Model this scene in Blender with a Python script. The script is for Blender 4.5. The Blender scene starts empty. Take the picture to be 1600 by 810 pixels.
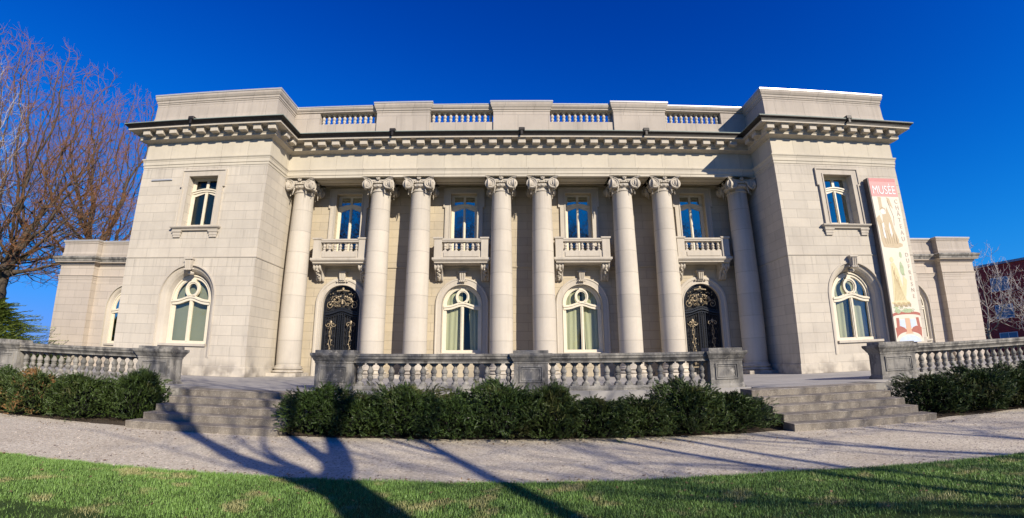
import bpy, math, random
import numpy as np
from mathutils import Vector, Matrix, geometry, noise
rnd = random.Random(7)
PI = math.pi
sc = bpy.context.scene
col = bpy.context.collection

# ------------------------------------------------------------------ camera
R = [[0.99998695, -0.00261179, -0.00439014], [0.00351212, 0.97558465, 0.21959567], [0.00370942, -0.21960822, 0.97558109]]
cd = bpy.data.cameras.new('camera'); cam = bpy.data.objects.new('camera', cd); col.objects.link(cam); sc.camera = cam
r_, f_, u_ = [Vector(a) for a in R]
cam.matrix_world = Matrix(((r_.x, u_.x, -f_.x, -.5562), (r_.y, u_.y, -f_.y, -18), (r_.z, u_.z, -f_.z, 1.6), (0, 0, 0, 1)))
cd.type = 'PANO'; cd.panorama_type = 'FISHEYE_LENS_POLYNOMIAL'; cd.fisheye_fov = PI
cd.sensor_fit = 'HORIZONTAL'; cd.sensor_width = 36; cd.sensor_height = 36*518/1024
cd.fisheye_polynomial_k0 = 0
cd.fisheye_polynomial_k1 = -6.47215767e-02; cd.fisheye_polynomial_k2 = 2.83419035e-04
cd.fisheye_polynomial_k3 = 4.16485576e-05; cd.fisheye_polynomial_k4 = -1.02334928e-06
cd.clip_start = .05; cd.clip_end = 3000

# ------------------------------------------------------------------ world and sun
SUN = Vector((1.89, -2.59, 1.72)).normalized()          # towards the sun
elev = math.asin(SUN.z); azim = math.atan2(SUN.x, SUN.y)
w = bpy.data.worlds.new('World'); sc.world = w; w.use_nodes = True
nt = w.node_tree; nt.nodes.clear()
sky = nt.nodes.new('ShaderNodeTexSky'); sky.sky_type = 'NISHITA'; sky.sun_disc = False
sky.sun_elevation = elev; sky.sun_rotation = azim
sky.altitude = 0; sky.air_density = 1.0; sky.dust_density = 0.0; sky.ozone_density = 4.0
hs = nt.nodes.new('ShaderNodeHueSaturation'); hs.inputs['Saturation'].default_value = 1.35; hs.inputs['Value'].default_value = 1.0
bg = nt.nodes.new('ShaderNodeBackground'); bg.inputs[1].default_value = .118
wo = nt.nodes.new('ShaderNodeOutputWorld')
sp_n = nt.nodes.new('ShaderNodeSeparateColor'); cb_n = nt.nodes.new('ShaderNodeCombineColor')
nt.links.new(sky.outputs[0], hs.inputs['Color']); nt.links.new(hs.outputs[0], sp_n.inputs[0])
def wm(op, a, b):                    # deep, dry, polarised-looking blue that still pales towards the horizon
    x = nt.nodes.new('ShaderNodeMath'); x.operation = op
    for i, v in enumerate((a, b)):
        if isinstance(v, (int, float)): x.inputs[i].default_value = v
        else: nt.links.new(v, x.inputs[i])
    return x.outputs[0]
for i, (g_, a_, k_) in enumerate([(1.3, .10, 2.0), (2.0, .62, 2.3), (1.9, .68, 7.0)]):
    y_ = wm('MULTIPLY', wm('POWER', sp_n.outputs[i], g_), a_)
    nt.links.new(wm('DIVIDE', y_, wm('ADD', 1., wm('DIVIDE', y_, k_))), cb_n.inputs[i])
nt.links.new(cb_n.outputs[0], bg.inputs[0]); nt.links.new(bg.outputs[0], wo.inputs[0])
sl = bpy.data.lights.new('sun', 'SUN'); sl.energy = 5.0; sl.angle = math.radians(.5); sl.color = (1, .905, .765)
so = bpy.data.objects.new('sun', sl); col.objects.link(so); so.rotation_euler = SUN.to_track_quat('Z', 'Y').to_euler(); so.location = (30, -40, 40)
sc.view_settings.view_transform = 'Standard'; sc.view_settings.look = 'None'
sc.view_settings.gamma = 1; sc.view_settings.use_curve_mapping = False
sc.view_settings.exposure = 0.47
sc.cycles.max_bounces = 6; sc.cycles.transparent_max_bounces = 12; sc.cycles.use_denoising = True

# ------------------------------------------------------------------ materials
class NM:
    def __init__(s, name):
        s.m = bpy.data.materials.new(name); s.m.use_nodes = True; s.t = s.m.node_tree
        s.b = s.t.nodes['Principled BSDF']
    def n(s, typ, **kw):
        x = s.t.nodes.new(typ)
        for k, v in kw.items():
            if k.startswith('i_'): x.inputs[k[2:].replace('_', ' ')].default_value = v
            else: setattr(x, k, v)
        return x
    def l(s, a, b): s.t.links.new(a, b)
    def mix(s, fac, a, b, mode='MIX'):
        x = s.t.nodes.new('ShaderNodeMix'); x.data_type = 'RGBA'; x.blend_type = mode
        for inp, v in ((x.inputs[0], fac), (x.inputs[6], a), (x.inputs[7], b)):
            if hasattr(v, 'links'): s.l(v, inp)
            elif isinstance(v, (int, float)): inp.default_value = v
            else: inp.default_value = (*v, 1)
        return x.outputs[2]
    def ramp(s, v, lo, hi, a=0., b=1.):
        x = s.t.nodes.new('ShaderNodeMapRange'); s.l(v, x.inputs[0])
        x.inputs[1].default_value = lo; x.inputs[2].default_value = hi; x.inputs[3].default_value = a; x.inputs[4].default_value = b
        return x.outputs[0]
    def math(s, op, a, b=0.):
        x = s.t.nodes.new('ShaderNodeMath'); x.operation = op
        for i, v in enumerate((a, b)):
            if hasattr(v, 'links'): s.l(v, x.inputs[i])
            else: x.inputs[i].default_value = v
        return x.outputs[0]
    def noise(s, vec, scale, detail=4, rough=.6):
        x = s.n('ShaderNodeTexNoise'); x.inputs['Scale'].default_value = scale; x.inputs['Detail'].default_value = detail; x.inputs['Roughness'].default_value = rough
        s.l(vec, x.inputs['Vector']); return x.outputs[0]
    def scaled(s, vec, sx, sy, sz):
        x = s.n('ShaderNodeMapping'); x.inputs['Scale'].default_value = (sx, sy, sz); s.l(vec, x.inputs[0]); return x.outputs[0]
    def bump(s, h, dist=.01, strength=1.):
        x = s.n('ShaderNodeBump'); x.inputs['Strength'].default_value = strength; x.inputs['Distance'].default_value = dist
        s.l(h, x.inputs['Height']); s.l(x.outputs[0], s.b.inputs['Normal'])

def pos(m): return m.n('ShaderNodeNewGeometry').outputs['Position']
def uvz(m, zoff=.75):
    p = pos(m); sp = m.n('ShaderNodeSeparateXYZ'); m.l(p, sp.inputs[0])
    c = m.n('ShaderNodeCombineXYZ'); m.l(m.math('ADD', sp.outputs[0], sp.outputs[1]), c.inputs[0]); m.l(m.math('SUBTRACT', sp.outputs[2], zoff), c.inputs[1])
    return p, c.outputs[0], sp

def stone(name, c, course=.42, length=1.16, joint=.55, streak=.12, var=.07, dirt=(.16, .14, .12), dirtamt=.25, zoff=.75, rough=.85, joints=True, low=0., blotch=0., speck=0., drips=()):
    m = NM(name); p, v, sp = uvz(m, zoff)
    c = Vector((c[0]*.85, c[1]*.865, c[2]*.875))
    n1 = m.noise(p, .55, 5); n2 = m.noise(p, 9, 6, .7)
    ns = m.noise(m.scaled(p, 5, 5, .28), 1.0, 4)
    if joints:
        br = m.n('ShaderNodeTexBrick', offset=.5, squash=1)
        br.inputs['Scale'].default_value = 1; br.inputs['Brick Width'].default_value = length; br.inputs['Row Height'].default_value = course
        br.inputs['Mortar Size'].default_value = .007; br.inputs['Mortar Smooth'].default_value = .2; br.inputs['Bias'].default_value = 0
        br.inputs['Color1'].default_value = (*(c*(1-var)), 1); br.inputs['Color2'].default_value = (*(Vector((c.x*(1+var*.7), c.y*(1+var*.6), c.z*(1+var*.45)))), 1)
        br.inputs['Mortar'].default_value = (*(c*joint), 1)
        m.l(v, br.inputs['Vector']); base = br.outputs['Color']; fac = br.outputs['Fac']
    else:
        base = m.mix(n1, c*(1-var), c*(1+var*.5)); fac = None
    base = m.mix(m.ramp(n1, .42, .72, 0, dirtamt), base, Vector(dirt)*1.6, 'MIX')
    base = m.mix(m.ramp(ns, .5, .8, 0, streak), base, dirt)
    base = m.mix(m.ramp(n2, .35, .75, 0, .16), base, c*.62)
    if blotch:
        base = m.mix(m.ramp(m.noise(m.scaled(p, 2.6, 2.6, 1.1), 1.0, 5, .65), .44, .60, 0, blotch), base, dirt)
        base = m.mix(m.ramp(m.noise(p, 7, 4, .7), .56, .68, 0, .45), base, c*1.5)
    if speck:
        vv = m.n('ShaderNodeTexVoronoi'); vv.inputs['Scale'].default_value = 70; m.l(p, vv.inputs['Vector']); sb = m.n('ShaderNodeRGBToBW'); m.l(vv.outputs['Color'], sb.inputs[0])
        base = m.mix(m.ramp(sb.outputs[0], .25, .75, speck, 0), base, Vector(dirt))
        base = m.mix(m.ramp(sb.outputs[0], .7, .9, 0, speck), base, c*1.6)
    for zt_, ln_ in drips:                # rain streaks that start at a ledge and fade out below it
        run = m.noise(m.scaled(p, 7, 7, .12), 1.0, 3, .7)
        fz = m.math('MULTIPLY', m.ramp(sp.outputs[2], zt_-ln_, zt_, 0, 1), m.math('LESS_THAN', sp.outputs[2], zt_))
        base = m.mix(m.math('MULTIPLY', fz, m.ramp(run, .52, .70, 0, .38)), base, dirt)
    if low:
        lowf = m.math('MULTIPLY', m.ramp(sp.outputs[2], .75, 1.5, 1, 0), m.ramp(m.noise(p, 1.3, 3), .45, .6, 0, low))
        base = m.mix(lowf, base, dirt)
    m.l(base, m.b.inputs['Base Color']); m.b.inputs['Roughness'].default_value = rough; m.b.inputs['Specular IOR Level'].default_value = .25
    h = m.math('MULTIPLY', n2, .25)
    if fac is not None: h = m.math('SUBTRACT', h, fac)
    m.bump(h, .006, .8)
    return m.m

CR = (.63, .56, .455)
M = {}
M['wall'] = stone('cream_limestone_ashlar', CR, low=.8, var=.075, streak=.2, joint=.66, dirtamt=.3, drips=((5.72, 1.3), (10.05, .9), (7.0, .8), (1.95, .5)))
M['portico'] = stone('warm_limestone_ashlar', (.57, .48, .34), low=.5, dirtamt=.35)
M['frieze'] = stone('cream_limestone_frieze', (.64, .57, .45), course=5, length=1.32, zoff=8.2, streak=.15)
M['trim'] = stone('carved_cream_limestone', (.60, .53, .43), joints=False, streak=.3, dirtamt=.3)
M['drum'] = stone('limestone_column_drums', (.60, .535, .44), course=1.03, length=60, zoff=.3, streak=.2, dirtamt=.22, low=.6, drips=((9.4, 1.2),))
M['parapet'] = stone('parapet_limestone', (.52, .45, .375), course=.9, length=1.5, zoff=.72, streak=.35, dirtamt=.4)
M['wingwall'] = stone('wing_limestone_ashlar', (.56, .48, .395), low=.4)
M['grey'] = stone('weathered_grey_limestone', (.38, .35, .30), joints=False, streak=.7, dirt=(.04, .04, .042), dirtamt=.5, var=.25, blotch=.72)
M['greylight'] = stone('weathered_baluster_limestone', (.40, .37, .32), joints=False, streak=.6, dirt=(.06, .06, .06), dirtamt=.5, var=.25, blotch=.7)
M['step'] = stone('worn_step_stone', (.34, .295, .235), joints=False, streak=.2, dirt=(.10, .085, .07), dirtamt=.6, var=.25, blotch=.6, speck=.3)

def simple(name, c, rough=.6, metal=0., nscale=8, nv=.15, bump=0., spec=.3):
    c = Vector(c)*.86; m = NM(name); p = m.n('ShaderNodeTexCoord').outputs['Object']
    n = m.noise(p, nscale, 4)
    m.l(m.mix(n, Vector(c)*(1-nv), Vector(c)*(1+nv)), m.b.inputs['Base Color'])
    m.b.inputs['Roughness'].default_value = rough; m.b.inputs['Metallic'].default_value = metal; m.b.inputs['Specular IOR Level'].default_value = spec
    if bump: m.bump(m.noise(p, nscale*3, 4), bump)
    return m.m
M['cream'] = simple('cream_window_paint', (.74, .67, .52), .45)
M['flash'] = simple('pale_metal_flashing', (.50, .50, .49), .35, .2)
M['gutter'] = simple('blackened_copper_gutter', (.035, .031, .028), .5, .2, 6, .7)
M['verdigris'] = simple('green_copper_flashing', (.25, .31, .27), .7, 0, 3, .3)
M['iron'] = simple('black_wrought_iron', (.035, .04, .05), .35, .5)
M['gold'] = simple('tarnished_gilding', (.36, .29, .19), .5, .35, 30, .4)
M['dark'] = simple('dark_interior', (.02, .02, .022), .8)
M['roof'] = simple('flat_roof_felt', (.12, .115, .11), .9)
M['blind'] = simple('grey_green_blind', (.24, .255, .17), .8, 0, 2, .06)
M['white'] = simple('white_paint', (.8, .8, .78), .5)

def curtain_mat():
    m = NM('pale_green_curtain'); p = pos(m); sp = m.n('ShaderNodeSeparateXYZ'); m.l(p, sp.inputs[0])
    n = m.noise(m.scaled(p, 9, 9, .6), 1.5, 3)
    m.l(m.mix(n, (.27, .28, .15), (.44, .44, .28)), m.b.inputs['Base Color']); m.b.inputs['Roughness'].default_value = .8
    return m.m
M['curtain'] = curtain_mat()

def glass_mat(name, tint=.55, gloss=.3, gcol=(.9, .95, 1, 1)):
    m = NM(name); t = m.t; t.nodes.remove(m.b); out = [n for n in t.nodes if n.type == 'OUTPUT_MATERIAL'][0]
    tr = m.n('ShaderNodeBsdfTransparent'); tr.inputs[0].default_value = (tint, tint*1.02, tint, 1)
    gl = m.n('ShaderNodeBsdfGlossy'); gl.inputs['Roughness'].default_value = .02; gl.inputs[0].default_value = gcol
    fr = m.n('ShaderNodeFresnel'); fr.inputs[0].default_value = 1.5
    f = m.math('ADD', fr.outputs[0], gloss); mx = m.n('ShaderNodeMixShader'); m.l(f, mx.inputs[0]); m.l(tr.outputs[0], mx.inputs[1]); m.l(gl.outputs[0], mx.inputs[2])
    bp = m.n('ShaderNodeBump'); bp.inputs['Distance'].default_value = .02; bp.inputs['Strength'].default_value = .35
    m.l(m.noise(pos(m), 1.3, 2), bp.inputs['Height']); m.l(bp.outputs[0], gl.inputs['Normal'])
    m.l(mx.outputs[0], out.inputs[0]); return m.m
M['glass'] = glass_mat('clear_window_glass', .95, .03, (.55, .55, .5, 1))
M['glass_sky'] = glass_mat('reflecting_window_glass', .3, .33, (.85, .95, .9, 1))

def ground_mat(name, c1, c2, scale, bump, c3=None, fine=60):
    m = NM(name); p = pos(m)
    a = m.noise(p, scale, 5); b = m.noise(p, fine, 3, .8)
    base = m.mix(m.ramp(a, .35, .65), c1, c2)
    base = m.mix(m.ramp(b, .25, .75), base, m.mix(.5, base, (0, 0, 0)) if c3 is None else c3)
    m.l(base, m.b.inputs['Base Color']); m.b.inputs['Roughness'].default_value = .95; m.b.inputs['Specular IOR Level'].default_value = .1
    m.bump(b, bump); return m.m
M['soil'] = ground_mat('brown_soil', (.10, .075, .05), (.16, .125, .09), 2, .03)
M['turf'] = ground_mat('turf', (.055, .10, .025), (.10, .15, .04), 1.2, .03)
def gravel_mat():
    m = NM('grey_gravel'); p = pos(m)
    v = m.n('ShaderNodeTexVoronoi'); v.inputs['Scale'].default_value = 34; m.l(p, v.inputs['Vector'])
    bw = m.n('ShaderNodeRGBToBW'); m.l(v.outputs['Color'], bw.inputs[0])
    big = m.noise(p, .9, 4); fine = m.noise(p, 140, 2)
    base = m.mix(bw.outputs[0], (.36, .315, .235), (.72, .645, .51))
    base = m.mix(m.ramp(big, .38, .7, 0, .45), base, (.34, .28, .20))
    m.l(base, m.b.inputs['Base Color']); m.b.inputs['Roughness'].default_value = .95; m.b.inputs['Specular IOR Level'].default_value = .1
    m.bump(m.math('SUBTRACT', m.math('MULTIPLY', fine, .5), v.outputs['Distance']), .004, .6); return m.m
M['gravel'] = gravel_mat()
def paving_mat():
    m = NM('terrace_slabs'); p = pos(m)
    br = m.n('ShaderNodeTexBrick', offset=.5); br.inputs['Scale'].default_value = 1; br.inputs['Brick Width'].default_value = 1.5; br.inputs['Row Height'].default_value = .9
    br.inputs['Mortar Size'].default_value = .012; br.inputs['Color1'].default_value = (.30, .285, .265, 1); br.inputs['Color2'].default_value = (.36, .34, .315, 1); br.inputs['Mortar'].default_value = (.15, .14, .13, 1)
    m.l(p, br.inputs['Vector'])
    base = m.mix(m.ramp(m.noise(p, 1.5, 5), .4, .7, 0, .45), br.outputs[0], (.2, .19, .18))
    m.l(base, m.b.inputs['Base Color']); m.b.inputs['Roughness'].default_value = .9; m.bump(m.noise(p, 30, 3), .004); return m.m
M['paving'] = paving_mat()

def leaf_mat(name, c1, c2, c3=None, amt=.0, scale=1.6, th=.56):
    c1, c2 = Vector(c1)*.86, Vector(c2)*.86; m = NM(name); p = pos(m); oi = m.n('ShaderNodeObjectInfo')
    g = m.n('ShaderNodeNewGeometry').outputs['Random Per Island']
    base = m.mix(m.math('POWER', g, 1.5), c1, c2)
    base = m.mix(m.ramp(oi.outputs['Random'], 0, 1, 0, .4), base, (c2[0]*.95, c2[1]*.75, c2[2]*.8))
    if c3: base = m.mix(m.ramp(m.noise(p, scale, 2), th, th+.08, 0, amt), base, c3)
    m.l(base, m.b.inputs['Base Color']); m.b.inputs['Roughness'].default_value = .5; m.b.inputs['Specular IOR Level'].default_value = .35
    return m.m
M['yew'] = leaf_mat('yew_needles', (.009, .026, .006), (.08, .135, .026), (.13, .09, .03), .3, 1.3)
M['yewbrown'] = leaf_mat('yew_needles_with_dead_sprays', (.016, .038, .010), (.085, .135, .028), (.34, .17, .07), .8, 2.2, .56)
M['spruce'] = leaf_mat('spruce_needles', (.07, .12, .02), (.24, .30, .06))
M['coreshade'] = simple('shade_dark_core', (.012, .016, .009), .9)  # shade inside the shrubs, put into the colour of stems and clumps
M['grass'] = leaf_mat('grass_blades', (.08, .20, .025), (.28, .48, .12), (.42, .36, .17), .75, 1.6)
def bark_mat(name, c, tip):
    m = NM(name); p = m.n('ShaderNodeTexCoord').outputs['Object']
    a = m.n('ShaderNodeAttribute'); a.attribute_name = 'thin'
    n = m.noise(m.scaled(p, 6, 6, 1.2), 2, 5)
    base = m.mix(n, Vector(c)*.55, Vector(c)*1.35)
    base = m.mix(a.outputs['Fac'], base, tip)
    m.l(base, m.b.inputs['Base Color']); m.b.inputs['Roughness'].default_value = .9; m.b.inputs['Specular IOR Level'].default_value = .1
    m.bump(n, .03); return m.m
M['bark'] = bark_mat('grey_brown_bark', (.10, .08, .06), (.28, .13, .055))
M['palebark'] = bark_mat('pale_bark', (.27, .24, .21), (.52, .47, .44))

# ------------------------------------------------------------------ mesh helpers
OFF = {}
def props(o, label=None, cat=None, group=None, kind=None):
    for k, v in (('label', label), ('category', cat), ('group', group), ('kind', kind)):
        if v: o[k] = v
    return o
def empty(name, loc, label, cat, group=None):
    o = bpy.data.objects.new(name, None); o.empty_display_size = .3; col.objects.link(o); o.location = loc
    OFF[o.name] = Vector(loc); return props(o, label, cat, group)
class MB:
    def __init__(s): s.v = []; s.f = []; s.mi = []; s.cm = 0; s.sm = []
    def add(s, vs, fs, smooth=False):
        k = len(s.v); s.v += [tuple(a) for a in vs]; s.f += [tuple(i+k for i in f) for f in fs]; s.mi += [s.cm]*len(fs); s.sm += [smooth]*len(fs); return s
    def box(s, x0, x1, y0, y1, z0, z1):
        return s.add([(x0, y0, z0), (x1, y0, z0), (x1, y1, z0), (x0, y1, z0), (x0, y0, z1), (x1, y0, z1), (x1, y1, z1), (x0, y1, z1)],
                     [(0, 3, 2, 1), (4, 5, 6, 7), (0, 1, 5, 4), (1, 2, 6, 5), (2, 3, 7, 6), (3, 0, 4, 7)])
    def bbox(s, x0, x1, y0, y1, z0, z1, b=.01):      # box with chamfered vertical and top edges
        p = [(x0+b, y0), (x1-b, y0), (x1, y0+b), (x1, y1-b), (x1-b, y1), (x0+b, y1), (x0, y1-b), (x0, y0+b)]
        q = [(x0+b, y0+b), (x1-b, y0+b), (x1-b, y0+b), (x1-b, y1-b), (x1-b, y1-b), (x0+b, y1-b), (x0+b, y1-b), (x0+b, y0+b)]
        vs = [(x, y, z0) for x, y in p]+[(x, y, z1-b) for x, y in p]+[(x, y, z1) for x, y in [(x0+2*b, y0+b), (x1-2*b, y0+b), (x1-b, y0+2*b), (x1-b, y1-2*b), (x1-2*b, y1-b), (x0+2*b, y1-b), (x0+b, y1-2*b), (x0+b, y0+2*b)]]
        fs = [tuple(range(7, -1, -1)), tuple(range(16, 24))]
        for r in (0, 8):
            for i in range(8): j = (i+1) % 8; fs.append((r+i, r+j, r+8+j, r+8+i))
        return s.add(vs, fs)
    def lathe(s, prof, c=(0, 0, 0), n=24, smooth=True, axis='Z', a0=0.):
        vs = []; fs = []
        for r, z in prof:
            for i in range(n):
                a = a0+2*PI*i/n; q = (r*math.cos(a), r*math.sin(a), z)
                if axis == 'Y': q = (q[0], q[2], q[1])
                vs.append((q[0]+c[0], q[1]+c[1], q[2]+c[2]))
        for k in range(len(prof)-1):
            for i in range(n):
                j = (i+1) % n; fs.append((k*n+i, k*n+j, (k+1)*n+j, (k+1)*n+i))
        s.add(vs, fs, smooth)
        s.add(vs[:n], [tuple(range(n-1, -1, -1))]); s.add(vs[-n:], [tuple(range(n))]); return s
    def ball(s, c, r, n=8, sq=(1, 1, 1)):
        vs = []; fs = []; m = n//2
        for k in range(m+1):
            t = PI*k/m
            for i in range(n):
                a = 2*PI*i/n; vs.append((c[0]+r*sq[0]*math.sin(t)*math.cos(a), c[1]+r*sq[1]*math.sin(t)*math.sin(a), c[2]+r*sq[2]*math.cos(t)))
        for k in range(m):
            for i in range(n): j = (i+1) % n; fs.append((k*n+i, (k+1)*n+i, (k+1)*n+j, k*n+j))
        return s.add(vs, fs, True)
    def tube(s, pts, rad, n=6, closed=False, flat=1.):
        pts = [Vector(p) for p in pts]; vs = []; fs = []; N = len(pts)
        up = Vector((0, 1, 0))
        for i, p in enumerate(pts):
            a = pts[i-1] if (i or closed) else pts[0]; b = pts[(i+1) % N] if (i < N-1 or closed) else pts[-1]
            t = (b-a).normalized()
            if abs(t.dot(up)) > .95: u2 = Vector((1, 0, 0))
            else: u2 = up
            x = t.cross(u2).normalized(); y = x.cross(t).normalized()
            r = rad[i] if isinstance(rad, (list, tuple)) else rad
            for k in range(n):
                an = 2*PI*k/n; vs.append(p+x*r*math.cos(an)+y*r*flat*math.sin(an))
        for i in range(N if closed else N-1):
            for k in range(n):
                k2 = (k+1) % n; i2 = (i+1) % N; fs.append((i*n+k, i*n+k2, i2*n+k2, i2*n+k))
        s.add(vs, fs, True)
        if not closed: s.add(vs[:n], [tuple(range(n))]); s.add(vs[-n:], [tuple(range(n-1, -1, -1))])
        return s
    def mould(s, path, prof, closed=False, smooth=False, cap=True):
        """sweep a profile of (outward offset, z) along a plan path; outward is to the right of travel"""
        P = [Vector(p) for p in path]; N = len(P); offs = []
        for i in range(N):
            def nrm(a, b): d = (b-a).normalized(); return Vector((d.y, -d.x))
            if closed or 0 < i < N-1:
                n1 = nrm(P[i-1], P[i]); n2 = nrm(P[i], P[(i+1) % N]); offs.append((n1+n2)/(1+n1.dot(n2)))
            elif i == 0: offs.append(nrm(P[0], P[1]))
            else: offs.append(nrm(P[-2], P[-1]))
        K = len(prof); vs = [(P[i].x+offs[i].x*o, P[i].y+offs[i].y*o, z) for i in range(N) for o, z in prof]; fs = []
        for i in range(N if closed else N-1):
            j = (i+1) % N
            for k in range(K-1): fs.append((i*K+k, j*K+k, j*K+k+1, i*K+k+1))
        s.add(vs, fs, smooth)
        if not closed and cap: s.add(vs[:K], [tuple(range(K))]); s.add(vs[-K:], [tuple(range(K-1, -1, -1))])
        return s
    def panel(s, outer, holes, y, back=None):
        """wall face in the XZ plane at y, with holes; back: depth of the hole reveals"""
        loops = [[Vector((a, b, 0)) for a, b in L] for L in [outer]+holes]
        tris = geometry.tessellate_polygon(loops); vs = [(p.x, y, p.y) for L in loops for p in L]
        fs = []
        for t in tris:
            a, b, c = [Vector(vs[i]) for i in t]
            fs.append(t if (b-a).cross(c-a).y < 0 else t[::-1])
        s.add(vs, fs)
        if back:
            for L in holes:
                n = len(L); s.add([(a, y, b) for a, b in L]+[(a, y+back, b) for a, b in L], [(i, (i+1) % n, n+(i+1) % n, n+i) for i in range(n)])
        return s
    def extr(s, poly, y0, y1):
        """extrude an XZ polygon from y0 to y1"""
        n = len(poly); vs = [(a, y0, b) for a, b in poly]+[(a, y1, b) for a, b in poly]
        tr = geometry.tessellate_polygon([[Vector((a, b, 0)) for a, b in poly]])
        fs = [tuple(t) for t in tr]+[tuple(n+i for i in t[::-1]) for t in tr]+[(i, (i+1) % n, n+(i+1) % n, n+i) for i in range(n)]
        return s.add(vs, fs)
    def extrx(s, poly, x0, x1):
        """extrude a YZ polygon from x0 to x1"""
        n = len(poly); vs = [(x0, a, b) for a, b in poly]+[(x1, a, b) for a, b in poly]
        tr = geometry.tessellate_polygon([[Vector((a, b, 0)) for a, b in poly]])
        fs = [tuple(t) for t in tr]+[tuple(n+i for i in t[::-1]) for t in tr]+[(i, (i+1) % n, n+(i+1) % n, n+i) for i in range(n)]
        return s.add(vs, fs)
    def strip(s, A, B, smooth=False):
        """faces between two equally long loops of points"""
        n = len(A); return s.add(list(A)+list(B), [(i, i+1, n+i+1, n+i) for i in range(n-1)], smooth)
    def build(s, name, mats, parent=None, fix=True):
        me = bpy.data.meshes.new(name); mats = mats if isinstance(mats, (list, tuple)) else [mats]
        off = Vector((0, 0, 0))
        if parent: off = OFF.get(parent.name, Vector((0, 0, 0)))
        me.from_pydata([(a[0]-off.x, a[1]-off.y, a[2]-off.z) for a in s.v], [], s.f)
        for m in mats: me.materials.append(m)
        me.polygons.foreach_set('material_index', s.mi); me.polygons.foreach_set('use_smooth', s.sm); me.update()
        if fix:
            import bmesh
            bm = bmesh.new(); bm.from_mesh(me); bmesh.ops.remove_doubles(bm, verts=bm.verts, dist=1e-5); bmesh.ops.recalc_face_normals(bm, faces=bm.faces); bm.to_mesh(me); bm.free()
            if any(s.sm):
                me.set_sharp_from_angle(angle=math.radians(42))
        o = bpy.data.objects.new(name, me); col.objects.link(o)
        if parent: o.parent = parent
        OFF[o.name] = off if parent else Vector((0, 0, 0))
        return o
def copy_tree(o, parent=None):
    c = o.copy(); col.objects.link(c)
    if parent: c.parent = parent
    for ch in list(o.children): copy_tree(ch, c)
    return c
def arc(cx, cz, r, a0, a1, n, sx=1., sz=1.): return [(cx+r*sx*math.cos(a0+(a1-a0)*i/n), cz+r*sz*math.sin(a0+(a1-a0)*i/n)) for i in range(n+1)]
def arch_loop(cx, r, zs, z0, n=24, rz=None):
    return [(cx+r, z0)]+arc(cx, zs, r, 0, PI, n, 1, (rz or r)/r)+[(cx-r, z0)]

# ------------------------------------------------------------------ the setting
def sheet(name, poly, z, mat):
    mb = MB(); mb.add([(x, y, z) for x, y in poly], [tuple(range(len(poly)))]); return props(mb.build(name, mat, fix=False), kind='structure')
sheet('ground', [(-600, -600), (600, -600), (600, 600), (-600, 600)], -.03, M['turf'])
sheet('planting_bed', [(-45, -9.35), (45, -9.35), (45, -5.9), (-45, -5.9)], -.005, M['soil'])
edge = [(-60, -12.5), (-24, -12.35), (-8.2, -12.08), (-4, -11.90), (-.5, -11.92), (3, -11.88), (6.6, -12.40), (14, -13.0), (60, -15)]
def wob(x): return -11.95+.05*noise.noise(Vector((x*1.7, 0, 0)))+.035*noise.noise(Vector((x*6, 3, 0)))
def edge_y(x):
    for (a, ya), (b, yb) in zip(edge, edge[1:]):
        if a <= x <= b: t = (x-a)/(b-a); return ya+(yb-ya)*t+wob(x)+11.95
    return -12.5
xs = [-60, -40]+[-24+i*.12 for i in range(int(44/.12))]+[30, 60]
bedge = [(x, -8.62+.12*noise.noise(Vector((x*1.1, 9, 0)))) for x in xs]
sheet('gravel_path', [(x, edge_y(x)) for x in xs]+bedge[::-1], .0, M['gravel'])
mb = MB(); top = [(x, edge_y(x)-.01, .02) for x in xs]
mb.strip([(x, -60, .02) for x in xs], top); mb.strip(top, [(x, y+.015, -.02) for x, y, z in top])
props(mb.build('lawn', M['turf'], fix=False), kind='structure')
# terrace: paving and podium wall
mb = MB(); mb.box(-30, 30, -6.05, 8, -.02, .75)
for s in (-1, 1): mb.box(min(s*9.15, s*5.9), max(s*9.15, s*5.9), -7.10, -6.05, -.02, .749)
props(mb.build('terrace_paving', M['paving'], fix=False), kind='structure')

# ------------------------------------------------------------------ the museum building
B = empty('museum_building', (0, 0, .75), 'cream limestone mansion with colonnaded portico between two projecting pavilions', 'building')
A_, W_, D_ = 11.44, 17.84, 1.75
PX = 14.5
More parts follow.
